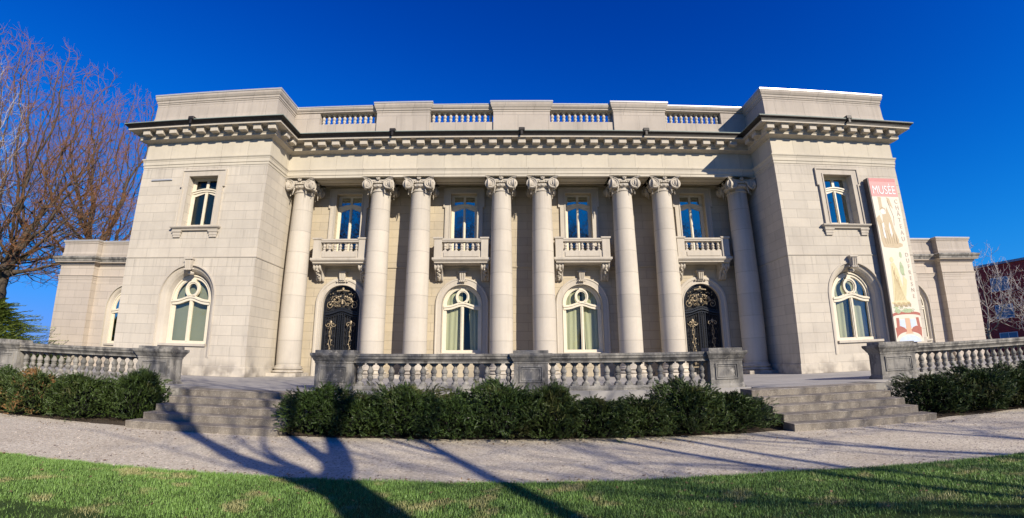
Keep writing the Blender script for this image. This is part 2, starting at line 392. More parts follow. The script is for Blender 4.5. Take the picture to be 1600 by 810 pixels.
# pavilions and central walls
def pav(s):
    mb = MB(); x0, x1 = sorted((s*A_, s*W_))
    c = s*PX
    hole1 = arch_loop(c, 1.33, 4.0, 1.5, 28, 1.42); hole2 = [(c-.73, 7.18), (c+.73, 7.18), (c+.73, 9.57), (c-.73, 9.57)]
    mb.panel([(x0, .75), (x1, .75), (x1, 12.0), (x0, 12.0)], [hole1, hole2], 0, None)
    n = 4; mb.add([(c-.73, 0, 7.18), (c+.73, 0, 7.18), (c+.73, 0, 9.57), (c-.73, 0, 9.57)]+[(c-.73, .3, 7.18), (c+.73, .3, 7.18), (c+.73, .3, 9.57), (c-.73, .3, 9.57)], [(i, (i+1) % 4, 4+(i+1) % 4, 4+i) for i in range(4)])
    mb.add([(x0, 0, .75), (x0, 16, .75), (x0, 16, 12), (x0, 0, 12)], [(0, 1, 2, 3)]); mb.add([(x1, 0, .75), (x1, 16, .75), (x1, 16, 12), (x1, 0, 12)], [(0, 1, 2, 3)])
    mb.add([(x0, 16, .75), (x1, 16, .75), (x1, 16, 12), (x0, 16, 12)], [(0, 1, 2, 3)])
    # base course and string course, thin raised bands
    path = [(s*W_, 15.9), (s*W_, 0), (s*A_, 0), (s*A_, 3.9)] if s < 0 else [(A_, 3.9), (A_, 0), (W_, 0), (W_, 15.9)]
    for p in ([path[0], path[1], (c-1.34, 0)] if s < 0 else [(A_, 3.9), (A_, 0), (c-1.34, 0)], [(c+1.34, 0), (s*A_, 0), (s*A_, 3.9)] if s < 0 else [(c+1.34, 0), (W_, 0), (W_, 15.9)]):
        mb.mould(p, [(0, .752), (.045, .752), (.045, 1.14), (.03, 1.17), (0, 1.18)])
    mb.mould(path, [(0, 5.76), (.025, 5.765), (.03, 5.80), (0, 5.815)])
    return mb.build('pavilion_wall', M['wall'], B)
for s in (-1, 1): pav(s)
WX, DX, YB, KB = 2.885, 8.73, 3.2, .968
def zk_(z): return 1.6+(z-1.6)*KB
mb = MB(); holes = []
for s in (-1, 1):
    holes += [arch_loop(s*WX, 1.0*KB, zk_(4.22), 1.6, 28), arch_loop(s*DX, .95*KB, .75+3.53*KB, .752, 28)]
    for c in (s*WX, s*DX): holes.append([(c-.66, zk_(6.5)), (c+.66, zk_(6.5)), (c+.66, zk_(10.05)), (c-.66, zk_(10.05))])
mb.panel([(-A_, .75), (A_, .75), (A_, 10.6), (-A_, 10.6)], holes, YB, .32)
mb.mould([(-A_, YB), (A_, YB)], [(0, 5.93), (.04, 5.935), (.05, 6.0), (0, 6.02)])
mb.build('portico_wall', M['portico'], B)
mb = MB(); mb.box(-A_, A_, YB+.75, YB+.85, .75, 11); mb.build('interior_dark_sheet', M['dark'], B)  # near-black sheet painted as the darkness of the rooms
# the same painted darkness behind the pavilion and wing windows
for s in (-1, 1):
    mb = MB(); mb.box(s*PX-2.2, s*PX+2.2, 2.4, 2.5, 1, 10.5); mb.build('interior_dark_sheet', M['dark'], B)
    mb = MB(); mb.box(s*22.05-2, s*22.05+2, 5.9, 6.0, 1, 5.9); mb.build('interior_dark_sheet', M['dark'], B)
# portico ceiling, with coffers
mb = MB(); mb.box(-A_, A_, 2.69, YB, 10.45, 10.6)
for x0, x1 in [(-10.3, -7.3), (-6.2, -5.5), (-4.3, -1.5), (-.4, .4), (1.5, 4.3), (5.5, 6.2), (7.3, 10.3)]:
    for a, b, c, d in ((x0, x1, 1.95, 2.03), (x0, x1, 2.42, 2.50), (x0, x0+.08, 2.03, 2.42), (x1-.08, x1, 2.03, 2.42)): mb.box(a, b, c, d, 10.05, 10.079)
mb.mould([(-A_, YB-.001), (A_, YB-.001)], [(0, 10.15), (.04, 10.17), (.05, 10.27), (.10, 10.33), (.12, 10.449), (0, 10.449)])
mb.build('portico_ceiling', M['portico'], B)
# entablature
full = [(-W_, 15.8), (-W_, 0), (-A_, 0), (-A_, D_), (A_, D_), (A_, 0), (W_, 0), (W_, 15.8)]
mb = MB(); mb.box(-A_, A_, D_, 2.69, 10.08, 12.0)
mb.build('frieze', M['frieze'], B)
mb = MB(); mb.mould(full, [(0, 10.082), (.02, 10.085), (.02, 10.21), (.045, 10.215), (.045, 10.36), (.06, 10.39), (.06, 10.42), (.10, 10.48), (.10, 10.53), (0, 10.545)])
mb.build('architrave_moulding', M['frieze'], B)
# pavilion frieze blocks, laid on the wall head
for s in (-1, 1):
    mb = MB(); x0, x1 = sorted((s*A_, s*W_)); mb.mould([(x0, 3.9), (x0, 0), (x1, 0), (x1, 15.8)] if s > 0 else [(x0, 15.8), (x0, 0), (x1, 0), (x1, 3.9)], [(.004, 10.54), (.006, 10.55), (.006, 11.35), (0, 11.36)])
    mb.build('frieze', M['frieze'], B)
cor = MB(); cor.mould(full, [(0, 11.345), (.06, 11.35), (.10, 11.375), (.22, 11.41), (.28, 11.425), (.28, 11.52), (.31, 11.53), (.31, 11.795), (.69, 11.797), (.69, 11.885), (.60, 11.89), (0, 11.93)])
cornice = cor.build('cornice', M['trim'], B)
mb = MB(); mb.mould(full, [(.60, 11.875), (.715, 11.878), (.715, 11.925), (.745, 11.93), (.745, 11.955), (.77, 11.96), (.80, 11.99), (.845, 12.02), (.845, 12.05), (.80, 12.052)])
mb.build('gutter', M['gutter'], B)
mb = MB(); mb.mould(full, [(.80, 12.045), (.851, 12.047), (.851, 12.078), (.60, 12.10), (.15, 12.2), (0, 12.2)]); mb.build('cornice_flashing', M['verdigris'], B)
# modillions
mm = MB(); mm.bbox(-.185, .185, -.575, -.30, 11.565, 11.79, .02); mm.box(-.21, .21, -.61, -.30, 11.745, 11.796)
mod0 = None
def modillion(x, y, rz):
    global mod0
    if mod0 is None:
        mod0 = mm.build('modillion', M['trim'], None); o = mod0
    else: o = mod0.copy(); col.objects.link(o)
    o.parent = cornice; o.location = (x-OFF[cornice.name].x, y, -.75); o.rotation_euler = (0, 0, rz)
for i in range(31): modillion(-10.3+i*20.6/30, D_, 0)
for s in (-1, 1):
    for i in range(10): modillion(s*(11.22+i*.709), 0, 0)
    for y in (-.30, .34, 1.0): modillion(s*A_, y, -s*PI/2) if y > -.1 else None
    for i in range(8): modillion(s*W_, .1+i*.71, s*PI/2)
# parapets
par = MB()
def pprof(o=0.): return [(.10+o, 12.13), (.10+o, 12.36), (.06+o, 12.45), (.015+o, 12.62), (o, 12.75), (o, 13.45)]
def cprof(o=0.): return [(o, 13.43), (.02+o, 13.44), (.02+o, 13.50), (.05+o, 13.53), (.05+o, 13.62), (.08+o, 13.65), (.13+o, 13.76), (.13+o, 13.89), (-.3, 13.895)]
for s in (-1, 1):
    x0, x1 = sorted((s*A_, s*W_))
    p = [(x1, 15), (x0, 15), (x0, 0), (x1, 0)]
    par.mould(p, pprof()+cprof()[1:], closed=True)
    par.add([(x0, 0, 12.2), (x1, 0, 12.2), (x1, 15, 12.2), (x0, 15, 12.2)], [(0, 1, 2, 3)])
PP = [(-7.29, -4.39), (-1.5, 1.55), (4.45, 7.32)]
ends = [(-11.45, -10.13), (10.13, 11.45)]
par.box(-A_, A_, 1.75, 2.25, 12.1, 12.98)
for a, b in ends: par.box(a, b, 1.75, 2.25, 12.98, 13.6)
for a, b in PP:
    a += .13; b -= .13
    par.box(a, b, 1.66, 2.33, 12.15, 13.5)
    par.mould([(a, 2.33), (a, 1.66), (b, 1.66), (b, 2.33)], [(0, 13.5), (.02, 13.51), (.02, 13.58), (.06, 13.62), (.06, 13.68), (.10, 13.74), (.14, 13.86), (.14, 13.98), (-.3, 13.985)])
    par.box(a, b, 1.661, 2.33, 13.5, 13.98)
segs = [(-A_, PP[0][0]+.13), (PP[0][1]-.13, PP[1][0]+.13), (PP[1][1]-.13, PP[2][0]+.13), (PP[2][1]-.13, A_)]
for a, b in segs:
    par.mould([(a, 1.75), (b, 1.75)], [(0, 13.63), (.03, 13.64), (.03, 13.70), (.07, 13.73), (.11, 13.80), (.11, 13.90), (-.2, 13.905)])
    par.box(a, b, 1.751, 2.25, 13.62, 13.9)
parapet = par.build('parapet', M['parapet'], B)
fl = MB()
for s in (-1, 1):
    x0, x1 = sorted((s*A_, s*W_)); fl.mould([(x1, 15), (x0, 15), (x0, 0), (x1, 0)], [(.135, 13.87), (.15, 13.87), (.15, 13.945), (-.45, 13.96), (-.45, 13.9)], closed=True)
for a, b in segs: fl.mould([(a+.01, 1.75), (b-.01, 1.75)], [(.115, 13.88), (.128, 13.88), (.128, 13.94), (-.5, 13.95)])
for a, b in PP:
    a += .13; b -= .13; fl.mould([(b, 2.33), (a, 2.33), (a, 1.66), (b, 1.66)], [(.145, 13.96), (.16, 13.96), (.16, 14.04), (-.34, 14.055)], closed=True)
fl.build('coping_flashing', M['flash'], parapet)
def baluster_mb(h, r, n=14, sq=True):
    """classical vase baluster of height h and belly radius r"""
    mb = MB(); ph = .09*h
    mb.bbox(-r, r, -r, r, 0, ph, .006)
    pr = [(.95, .09), (.98, .12), (.9, .15), (.55, .18), (.48, .21), (.62, .25), (.82, .31), (.9, .36), (.82, .41), (.60, .455), (.60, .47), (.78, .485), (.78, .51), (.62, .525), (.80, .56), (.93, .61), (.90, .67), (.70, .73), (.52, .79), (.45, .84), (.50, .87), (.72, .885), (.72, .905), (.85, .92), (.9, .935)]
    mb.lathe([(a*r, b*h) for a, b in pr], n=n)
    mb.bbox(-r, r, -r, r, .935*h, h, .004); return mb
pb = None
for bi, (a, b) in enumerate([(-10.13, -7.16), (-4.52, -1.37), (1.42, 4.58), (7.19, 10.13)]):
    for i in range(11):
        x = a+(i+.5)*(b-a)/11
        if pb is None: pb = baluster_mb(.645, .095, 12).build('baluster', M['trim'], None); o = pb
        else: o = pb.copy(); col.objects.link(o)
        o.parent = parapet; o.location = (x, 1.98, 12.98-.75)
mb = MB(); mb.bbox(-17.25, -16.15, -.05, -.002, 9.43, 9.50, .004); mb.build('wall_bracket', M['flash'], B)
# drain heads on the cornice
for x, y in [(-15.1, 0), (-6.1, D_), (.0, D_), (5.9, D_), (15.1, 0)]:
    mb = MB(); mb.bbox(x-.14, x+.14, y-.9, y-.6, 12.06, 12.2, .015); mb.box(x-.05, x+.05, y-.875, y-.85, 11.85, 12.06); mb.build('drain_head', M['gutter'], B)
# roofs
mb = MB(); mb.box(-A_, A_, 2.3, 15, 11.9, 12.1); mb.build('roof', M['roof'], B)

# columns
cm = MB(); zb, zt = 1.17, 9.47
prof = []
for i in range(25):
    t = i/24; r = .535-.075*max(0, (t-.25)/.75)**1.5-.0*t; prof.append((r, zb+.06+(zt-.08-zb-.06)*t))
prof = [(.60, zb), (.60, zb+.04), (.56, zb+.05)]+prof+[(.47, zt-.07), (.50, zt-.05), (.50, zt-.01), (.46, zt)]
cm.lathe([(r, z-.75) for r, z in prof], n=40)
def capital_mb():
    mb = MB(); n = 40
    mb.lathe([(.46, 0), (.47, .10), (.54, .14), (.60, .22), (.60, .27), (.50, .30)], n=n)
    for k in range(20):
        a = 2*PI*k/20; mb.ball((.565*math.cos(a), .565*math.sin(a), .20), .055, 6, (1, 1, 1.35))
    # concave-sided abacus
    def aba(hw, z0, z1):
        pts = []
        for q in range(4):
            ca, sa = math.cos(q*PI/2), math.sin(q*PI/2)
            for i in range(9):
                t = -1+2*i/8*.999; x = t*hw; y = -hw+.13*(1-t*t)*1.0
                if abs(t) > .97: y = -hw+.02
                pts.append((x*ca-y*sa, x*sa+y*ca))
        N = len(pts); mb.add([(x, y, z0) for x, y in pts]+[(x, y, z1) for x, y in pts], [tuple(range(N-1, -1, -1)), tuple(range(N, 2*N))]+[(i, (i+1) % N, N+(i+1) % N, N+i) for i in range(N)])
    aba(.70, .50, .56); aba(.755, .56, .612)
    mb.box(-.52, .52, -.52, .52, .29, .50)
    for q in range(4):
        rot = Matrix.Rotation(q*PI/2, 4, 'Z'); sub = MB()
        sub.box(-.42, .42, -.60, -.50, .34, .49)
        for s in (-1, 1):
            v = MB(); c = (0, 0, 0)
            v.lathe([(.25, 0), (.262, .02), (.25, .05), (.21, .055), (.21, .14)], n=22, axis='Y')
            sp = []
            for i in range(46):
                t = i/45; a = PI/2+s*(2.35*2*PI*t); r = .228*(1-t)**.9+.03
                sp.append((r*math.cos(a), -.012, r*math.sin(a)))
            v.tube(sp, [.026*(1-.45*i/45) for i in range(46)], 5); v.ball((0, -.015, 0), .042, 8)
            T = rot @ Matrix.Translation((s*.515, -.645, .27)) @ Matrix.Rotation(s*math.radians(3), 4, 'Z')
            mb.add([T @ Vector(p) for p in v.v], v.f, True)
            for k in range(5):        # husks hanging below the volute
                sub.ball((s*(.29+.012*k), -.545, .12-.07*k), .045-.004*k, 6, (1, .8, 1.3))
        for k in range(-3, 4): sub.ball((k*.085, -.60, .36), .04, 6, (1, .9, 1.5))
        for a in range(6): sub.ball((.07*math.cos(a*PI/3), -.66, .55+.06*math.sin(a*PI/3)), .045, 6)
        sub.ball((0, -.68, .55), .045, 6)
        for s in (-1, 1): sub.tube([(s*.12, -.60, .44), (s*.22, -.62, .40), (s*.34, -.62, .42)], .028, 5)
        mb.add([rot @ Vector(p) for p in sub.v], sub.f, True)
    return mb
capm = capital_mb(); bm_ = MB(); bm_.bbox(-.70, .70, -.70, .70, 0, .16, .012)
bm_.lathe([(.62, .16), (.68, .18), (.70, .215), (.68, .25), (.61, .27), (.585, .29), (.585, .31), (.62, .325), (.645, .35), (.64, .385), (.60, .40), (.60, .42)], n=40)
CX = [10.73, 6.86, 4.90, .985]; c0 = None
for x in [-c for c in CX]+CX[::-1]:
    if c0 is None:
        c0 = cm.build('column', M['drum'], None); k = capm.build('capital', M['trim'], None); k.parent = c0; k.location = (0, 0, zt-.75)
        k = bm_.build('column_base', M['wall'], None); k.parent = c0; c = c0
    else: c = copy_tree(c0)
    c.parent = B; c.location = (x, 2.35, 0)
# a few real column pedestal slabs
mb = MB(); mb.box(-A_, A_, 1.45, YB, .75, .754); mb.build('stylobate', M['paving'], B)

# arched windows (local frame: centre x=0, wall face y=0, z=0 at sill)
def offset_arch(r, zs, z0, n=28, rz=None): return arch_loop(0, r, zs, z0, n, rz)
def arched_window(x, y, zs, rf, depth, splay, zbase, zsill, cover, flare=True, rzf=None, dark=False):
    """rf frame radius, splay radius of the outer edge at the wall face"""
    fr = MB(); rz = rzf or rf; zt_ = zs-zsill; n = 28
    def ring(r1, k1, r2, k2, y0, y1, z0):
        a = [(p, q) for p, q in arch_loop(0, r1, zt_, z0, n, r1*k1)]; b = [(p, q) for p, q in arch_loop(0, r2, zt_, z0, n, r2*k2)]
        A0 = [(p, y0, q) for p, q in a]; B0 = [(p, y0, q) for p, q in b]
        fr.strip(A0, B0); fr.strip([(p, y1, q) for p, q in a], A0); fr.strip(B0, [(p, y1, q) for p, q in b])
    k = rz/rf; d = depth
    ring(rf, k, rf-.06, k, d-.05, d+.06, .0); ring(rf-.055, k, rf-.16, k, d, d+.08, .0); ring(rf-.15, k, rf-.185, k, d+.03, d+.08, .0)
    fr.box(-rf+.02, rf-.02, d-.03, d+.08, 0, .13)
    fr.box(-.075, .075, d-.015, d+.08, .1, zt_+.05); fr.box(-.03, .03, d-.04, d, .1, zt_-.0)
    for s in (-1, 1): fr.box(s*.77-.02, s*.77+.02, d+.02, d+.07, .12, zt_-.1) if rf > 1.5 else None
    # swept transom, rising in the middle
    tr = []
    for i in range(21):
        t = -1+i/10; tr.append((t*(rf-.04), zt_-.16+.19*math.exp(-(t*2.1)**2)+.06*t*t*t*t*0))
    for (h0, h1, yy) in ((-.10, .02, d-.05), (.02, .09, d-.09), (.09, .12, d-.05)):
        poly = [(a, b+h0) for a, b in tr]+[(a, b+h1) for a, b in tr[::-1]]
        fr.extr(poly, yy, d+.07)
    # the ring over the transom
    zc = zt_+.40*rz/ .97; ro = .335
    for (r1, r2, y0, y1) in ((ro, ro-.07, d-.05, d+.07), (ro-.06, ro-.12, d-.02, d+.06)):
        kx = 1.0; kz = 1.14; a = arc(0, zc, r1, 0, 2*PI, 30, kx, kz); b = arc(0, zc, r2, 0, 2*PI, 30, kx, kz)
        A0 = [(p, y0, q) for p, q in a]; B0 = [(p, y0, q) for p, q in b]
        fr.strip(A0, B0, False); fr.strip([(p, y1, q) for p, q in a], A0, True); fr.strip(B0, [(p, y1, q) for p, q in b], True)
    fr.extr(arc(0, zc+.38, .11, 0, 2*PI, 12), d-.03, d+.07)
    o = fr.build('arched_window', M['cream'], None)
    g = MB(); L = arch_loop(0, rf-.12, zt_, .08, n, (rf-.12)*k); g.add([(a, d+.05, b) for a, b in L], [tuple(range(len(L)))[::-1]])
    q = g.build('pane', M['glass'], None, fix=False); q.parent = o
    c = MB(); yb_ = d+.22
    if cover == 'blind':
        c.box(-rf, rf, yb_, yb_+.01, .0, zt_+rz)
        q = c.build('blind', M['blind'], None)
    else:
        for s in (-1, 1):
            A0 = []; B0 = []
            for i in range(45):
                t = i/44; x0 = s*(.10+t*(rf-.12)) if x > 0 else s*((.06 if s < 0 else .34)+t*(rf-(.08 if s < 0 else .36))); wv = .016*math.sin(t*21+s)
                A0.append((x0+s*.07*(1-t), yb_+wv, 0)); B0.append((x0-s*.07*(1-t), yb_+wv, zt_+rz*.93))
            c.strip(A0, B0, True)
        q = c.build('curtain', M['curtain'] if cover != 'dark' else M['dark'], None, fix=False)
    q.parent = o
    # splayed stone surround
    su = MB(); A = []; steps = [(1.0, 0.0), (.97, .02), (.97, .05), (.80, .06), (.55, .10), (.30, .18), (.12, .30), (.0, depth)] if flare else [(1, 0), (.9, .03), (.8, .03), (.7, 0), (.1, 0), (0, .03)]
    loops = []
    for t, dy in steps:
        r = rf+.01+(splay-rf-.01)*t; rzz = rz+.01+((splay+.09*k if flare else splay)-rz-.01)*t
        loops.append([(a, (dy if flare else -dy-.05), b) for a, b in arch_loop(0, r, zt_, zbase-zsill, n, rzz)])
    if not flare: loops = [[(a, 0, b) for a, _, b in loops[0]]]+loops+[[(a, .3, b) for a, _, b in loops[-1]]]
    for a, b in zip(loops, loops[1:]): su.strip(a, b, False)
    if flare:
        rr = splay+.02; ks = rz/rf
        for r1, r2, dp in ((splay+.06, splay+.001, .03),):
            a = arch_loop(0, r1, zt_, zbase-zsill, n, r1*(1.42/1.33)); b = arch_loop(0, r2, zt_, zbase-zsill, n, r2*(1.42/1.33))
            A0 = [(p, -dp, q) for p, q in a]; B0 = [(p, -dp, q) for p, q in b]; su.strip([(p, .002, q) for p, q in a], A0); su.strip(A0, B0); su.strip(B0, [(p, .01, q) for p, q in b])
        su.box(-splay+.001, splay-.001, .10, depth+.1, zbase-zsill, -.10)
    su.box(-rf-.16, rf+.16, (.02 if flare else -.06), depth+.1, -.10, .0)
    q = su.build('surround', M['trim'], None); q.parent = o
    # keystone: scrolled block with leaf
    ks_ = MB(); zk = zt_+ (1.36 if flare else splay-.04); yk = -.02
    ks_.extr([(-.11, zk-.12), (.11, zk-.12), (.17, zk+.30), (-.17, zk+.30)], yk-.14, .0)
    ks_.box(-.20, .20, yk-.2, 0, zk+.30, zk+.36)
    for xx in (-.10, 0, .10): ks_.tube([(xx*.8, yk-.14, zk-.1), (xx, yk-.18, zk+.1), (xx, yk-.2, zk+.26)], .045, 6)
    for xx in (-.13, -.045, .045, .13): ks_.ball((xx, yk-.16, zk-.14), .055, 6)
    for xx in (-.2, .2): ks_.ball((xx, -.05, zk-.1), .05, 6)
    ks_.ball((0, depth*.3, zk-.26), .13, 8, (1.2, 1, .7))
    q = ks_.build('keystone', M['trim'], None); q.parent = o
    o.parent = B; o.location = (x, y, zsill-.75); return o
arched_window(-PX+.1, 0, 4.0, .97, .38, 1.33, 1.5, 2.06, 'blind', True, 1.06).location.x = -PX
arched_window(PX, 0, 4.0, .97, .38, 1.33, 1.5, 2.06, 'curtain', True, 1.06)
q1 = arched_window(-WX, YB, 4.22, .97, .18, 1.33, 1.6, 1.88, 'curtain', False, .98)
q2_ = arched_window(WX, YB, 4.22, .97, .18, 1.33, 1.6, 1.88, 'curtain', False, .98)
for q in (q1, q2_): q.scale = (KB,)*3; q.location.z = zk_(1.88)-.75
for s in (-1, 1): arched_window(s*22.15, 4.9, 4.0, .97, .15, 1.25, 1.5, 2.06, 'blind' if s > 0 else 'dark', True, 1.06)

# rectangular upper windows
def upper_window(x, y, z0, z1, hw, depth, mode):
    fr = MB(); d = depth; H = z1-z0
    def rect(x0, x1, a, b, w_, y0, y1):
        fr.box(x0, x0+w_, y0, y1, a, b); fr.box(x1-w_, x1, y0, y1, a, b); fr.box(x0+w_, x1-w_, y0, y1, b-w_, b); fr.box(x0+w_, x1-w_, y0, y1, a, a+w_)
    rect(-hw, hw, 0, H, .09, d, d+.1)
    zt_ = H-.68
    fr.box(-.06, .06, d+.01, d+.09, .09, H-.09); fr.box(-.028, .028, d-.02, d+.01, .09, zt_)
    tr = [(t/10*(hw-.01), zt_+.13*math.cos(t/10*PI/2)**1.2-.03) for t in range(-10, 11)]
    for h0, h1, yy in ((-.06, .03, d-.02), (.03, .09, d-.06)): fr.extr([(a, b+h0) for a, b in tr]+[(a, b+h1) for a, b in tr[::-1]], yy, d+.09)
    for s in (-1, 1):
        fr.box(min(s*(hw-.15), s*(hw-.09)), max(s*(hw-.15), s*(hw-.09)), d+.03, d+.09, .09, H-.09)
        fr.extr([(s*(hw-.09), zt_-.05), (s*(hw-.09), zt_-.22), (s*.06, zt_-.02), (s*.06, zt_+.1)], d+.025, d+.09)
    fr.box(-hw+.09, hw-.09, d+.02, d+.09, .09, .18)
    o = fr.build('window', M['cream'], None)
    g = MB(); g.add([(-hw+.05, d+.06, .05), (hw-.05, d+.06, .05), (hw-.05, d+.06, H-.05), (-hw+.05, d+.06, H-.05)], [(0, 1, 2, 3)])
    q = g.build('pane', M['glass'] if mode == 'curtain' else M['glass_sky'], None, fix=False); q.parent = o
    if mode == 'curtain':
        c = MB()
        for s in (-1, 1):
            A0 = []; B0 = []
            for i in range(37):
                t = i/36; x0 = s*(.03+t*(hw-.06)); wv = .014*math.sin(t*17+s); A0.append((x0, d+.115+wv, .05)); B0.append((x0-s*.06*(1-t), d+.115+wv, H-.35))
            c.strip(A0, B0, True)
        q = c.build('curtain', M['curtain'], None, fix=False); q.parent = o
    su = MB(); e = .30                                   # eared architrave
    zbot = -.02; ear = H*.78
    outer = [(-hw-e, zbot), (-hw-e, ear), (-hw-e-.10, ear), (-hw-e-.10, H+.33), (hw+e+.10, H+.33), (hw+e+.10, ear), (hw+e, ear), (hw+e, zbot)]
    inner = [(-hw, zbot), (-hw, H), (hw, H), (hw, zbot)]
    su.extr([(-hw-e, zbot), (-hw-e, ear), (-hw-e-.09, ear), (-hw-e-.09, H+.32), (hw+e+.09, H+.32), (hw+e+.09, ear), (hw+e, ear), (hw+e, zbot), (hw, zbot), (hw, H), (-hw, H), (-hw, zbot)], -.05, -.001)
    def band(off, wd, y0):
        a, b = off, off+wd
        su.extr([(-hw-b+.0, zbot), (-hw-b, ear), (-hw-b-.09, ear), (-hw-b-.09, H+b+.02), (hw+b+.09, H+b+.02), (hw+b+.09, ear), (hw+b, ear), (hw+b, zbot),
                 (hw+a, zbot), (hw+a, ear+wd), (hw+a+.09, ear+wd), (hw+a+.09, H+a+.02), (-hw-a-.09, H+a+.02), (-hw-a-.09, ear+wd), (-hw-a, ear+wd), (-hw-a, zbot)], y0, -.05)
    band(.235, .06, -.09)
    su.extr([(-hw-.06, zbot), (-hw-.06, H+.06), (hw+.06, H+.06), (hw+.06, zbot), (hw+.001, zbot), (hw+.001, H+.001), (-hw-.001, H+.001), (-hw-.001, zbot)], -.075, -.05)
    q = su.build('surround', M['trim'], None); q.parent = o
    if mode != 'balcony' and y == 0:
        sb = MB(); sb.mould([(-1.08, .0), (-1.08, -.06), (1.08, -.06), (1.08, .0)], [(0, -.20), (.03, -.19), (.05, -.13), (.12, -.08), (.14, -.04), (.14, -.01), (0, 0)]); sb.box(-1.08, 1.08, -.059, .1, -.19, -.021)
        for s in (-1, 1): sb.mould([(s*.9-.16, 0), (s*.9-.16, -.05), (s*.9+.16, -.05), (s*.9+.16, 0)], [(0, -.50), (.01, -.49), (.01, -.42), (.03, -.38), (.03, -.30), (.07, -.24), (.07, -.19)]); sb.box(s*.9-.16, s*.9+.16, -.049, 0, -.5, -.19)
        q = sb.build('sill', M['trim'], None); q.parent = o
    o.parent = B; o.location = (x, y, z0-.75); return o
upper_window(-PX, 0, 7.18, 9.57, .73, .3, 'curtain')
upper_window(PX, 0, 7.18, 9.57, .73, .3, 'sky')
for x in (-DX, -WX, WX, DX): q = upper_window(x, YB, 6.5, 10.05, .68, .28, 'balcony'); q.scale = (KB,)*3; q.location.z = zk_(6.5)-.75

# balconies
bal0 = None
def console_mb(x):
    mb = MB(); P = []
    pts = [(0, 0), (-.62, 0), (-.66, -.06), (-.66, -.16), (-.60, -.25), (-.50, -.28), (-.40, -.33), (-.30, -.43), (-.24, -.55), (-.22, -.66), (-.14, -.74), (-.05, -.76), (0, -.76)]
    mb.extrx(pts, x-.17, x+.17)
    for dx in (-.15, 0, .15):
        mb.tube([(x+dx, a, b) for a, b in pts[1:12]], .05, 6)
    for s in (-1, 1):
        sp = [(x+s*.175, -.52+(.15*(1-i/24))*math.cos(i/24*3.6*PI+1), -.13+(.15*(1-i/24))*math.sin(i/24*3.6*PI+1)) for i in range(25)]
        mb.tube(sp, .022, 5)
    for i in range(7): mb.ball((x+.05*math.sin(i*2), -.62+.055*i, -.30-.055*i), .065, 6)
    mb.box(x-.22, x+.22, -.70, 0, -.04, -.0); return mb
def balcony():
    mb = MB()       # local: wall face y=0, slab top z=0
    mb.mould([(-1.30, 0), (-1.30, -.80), (1.30, -.80), (1.30, 0)], [(0, -.26), (.02, -.25), (.02, -.19), (.06, -.17), (.12, -.10), (.12, -.0), (0, .001)])
    mb.box(-1.299, 1.299, -.799, 0, -.259, 0)
    for s in (-1, 1):
        a, b = sorted((s*1.34, s*.96)); mb.bbox(a, b, -.86, -.52, .001, .93, .008)
        mb.mould([(b, -.52), (a, -.52), (a, -.86), (b, -.86)], [(0, .92), (.02, .93), (.05, .97), (.05, 1.03), (-.2, 1.035)], closed=True)
        mb.box(s*1.20-.11, s*1.20+.11, -.52, 0, .80, .98); mb.box(s*1.20-.11, s*1.20+.11, -.52, 0, .001, .34)
    mb.mould([(-.959, -.82), (.959, -.82)], [(0, .80), (.02, .81), (.02, .86), (.05, .89), (.05, .97), (-.26, .975), (-.26, .80), (0, .80)])
    mb.box(-.959, .959, -.80, -.60, .001, .34); mb.box(-.86, .86, -.83, -.799, .06, .27)
    o = mb.build('balcony', M['trim'], None)
    for i in range(7):
        q = (baluster_mb(.46, .085, 10).build('baluster', M['trim'], None) if i == 0 else q.copy())
        if i: col.objects.link(q)
        q.parent = o; q.location = (-.82+i*.273, -.70, .34)
    for s in (-1, 1):
        q = console_mb(0).build('console', M['trim'], None) if s < 0 else q2.copy()
        if s > 0: col.objects.link(q)
        q2 = q; q.parent = o; q.location = (s*1.14, 0, -.26)
    return o
for i, x in enumerate((-DX, -WX, WX, DX)):
    bal = balcony() if i == 0 else copy_tree(bal)
    bal.parent = B; bal.scale = (KB,)*3; bal.location = (x, YB, zk_(6.42)-.75)

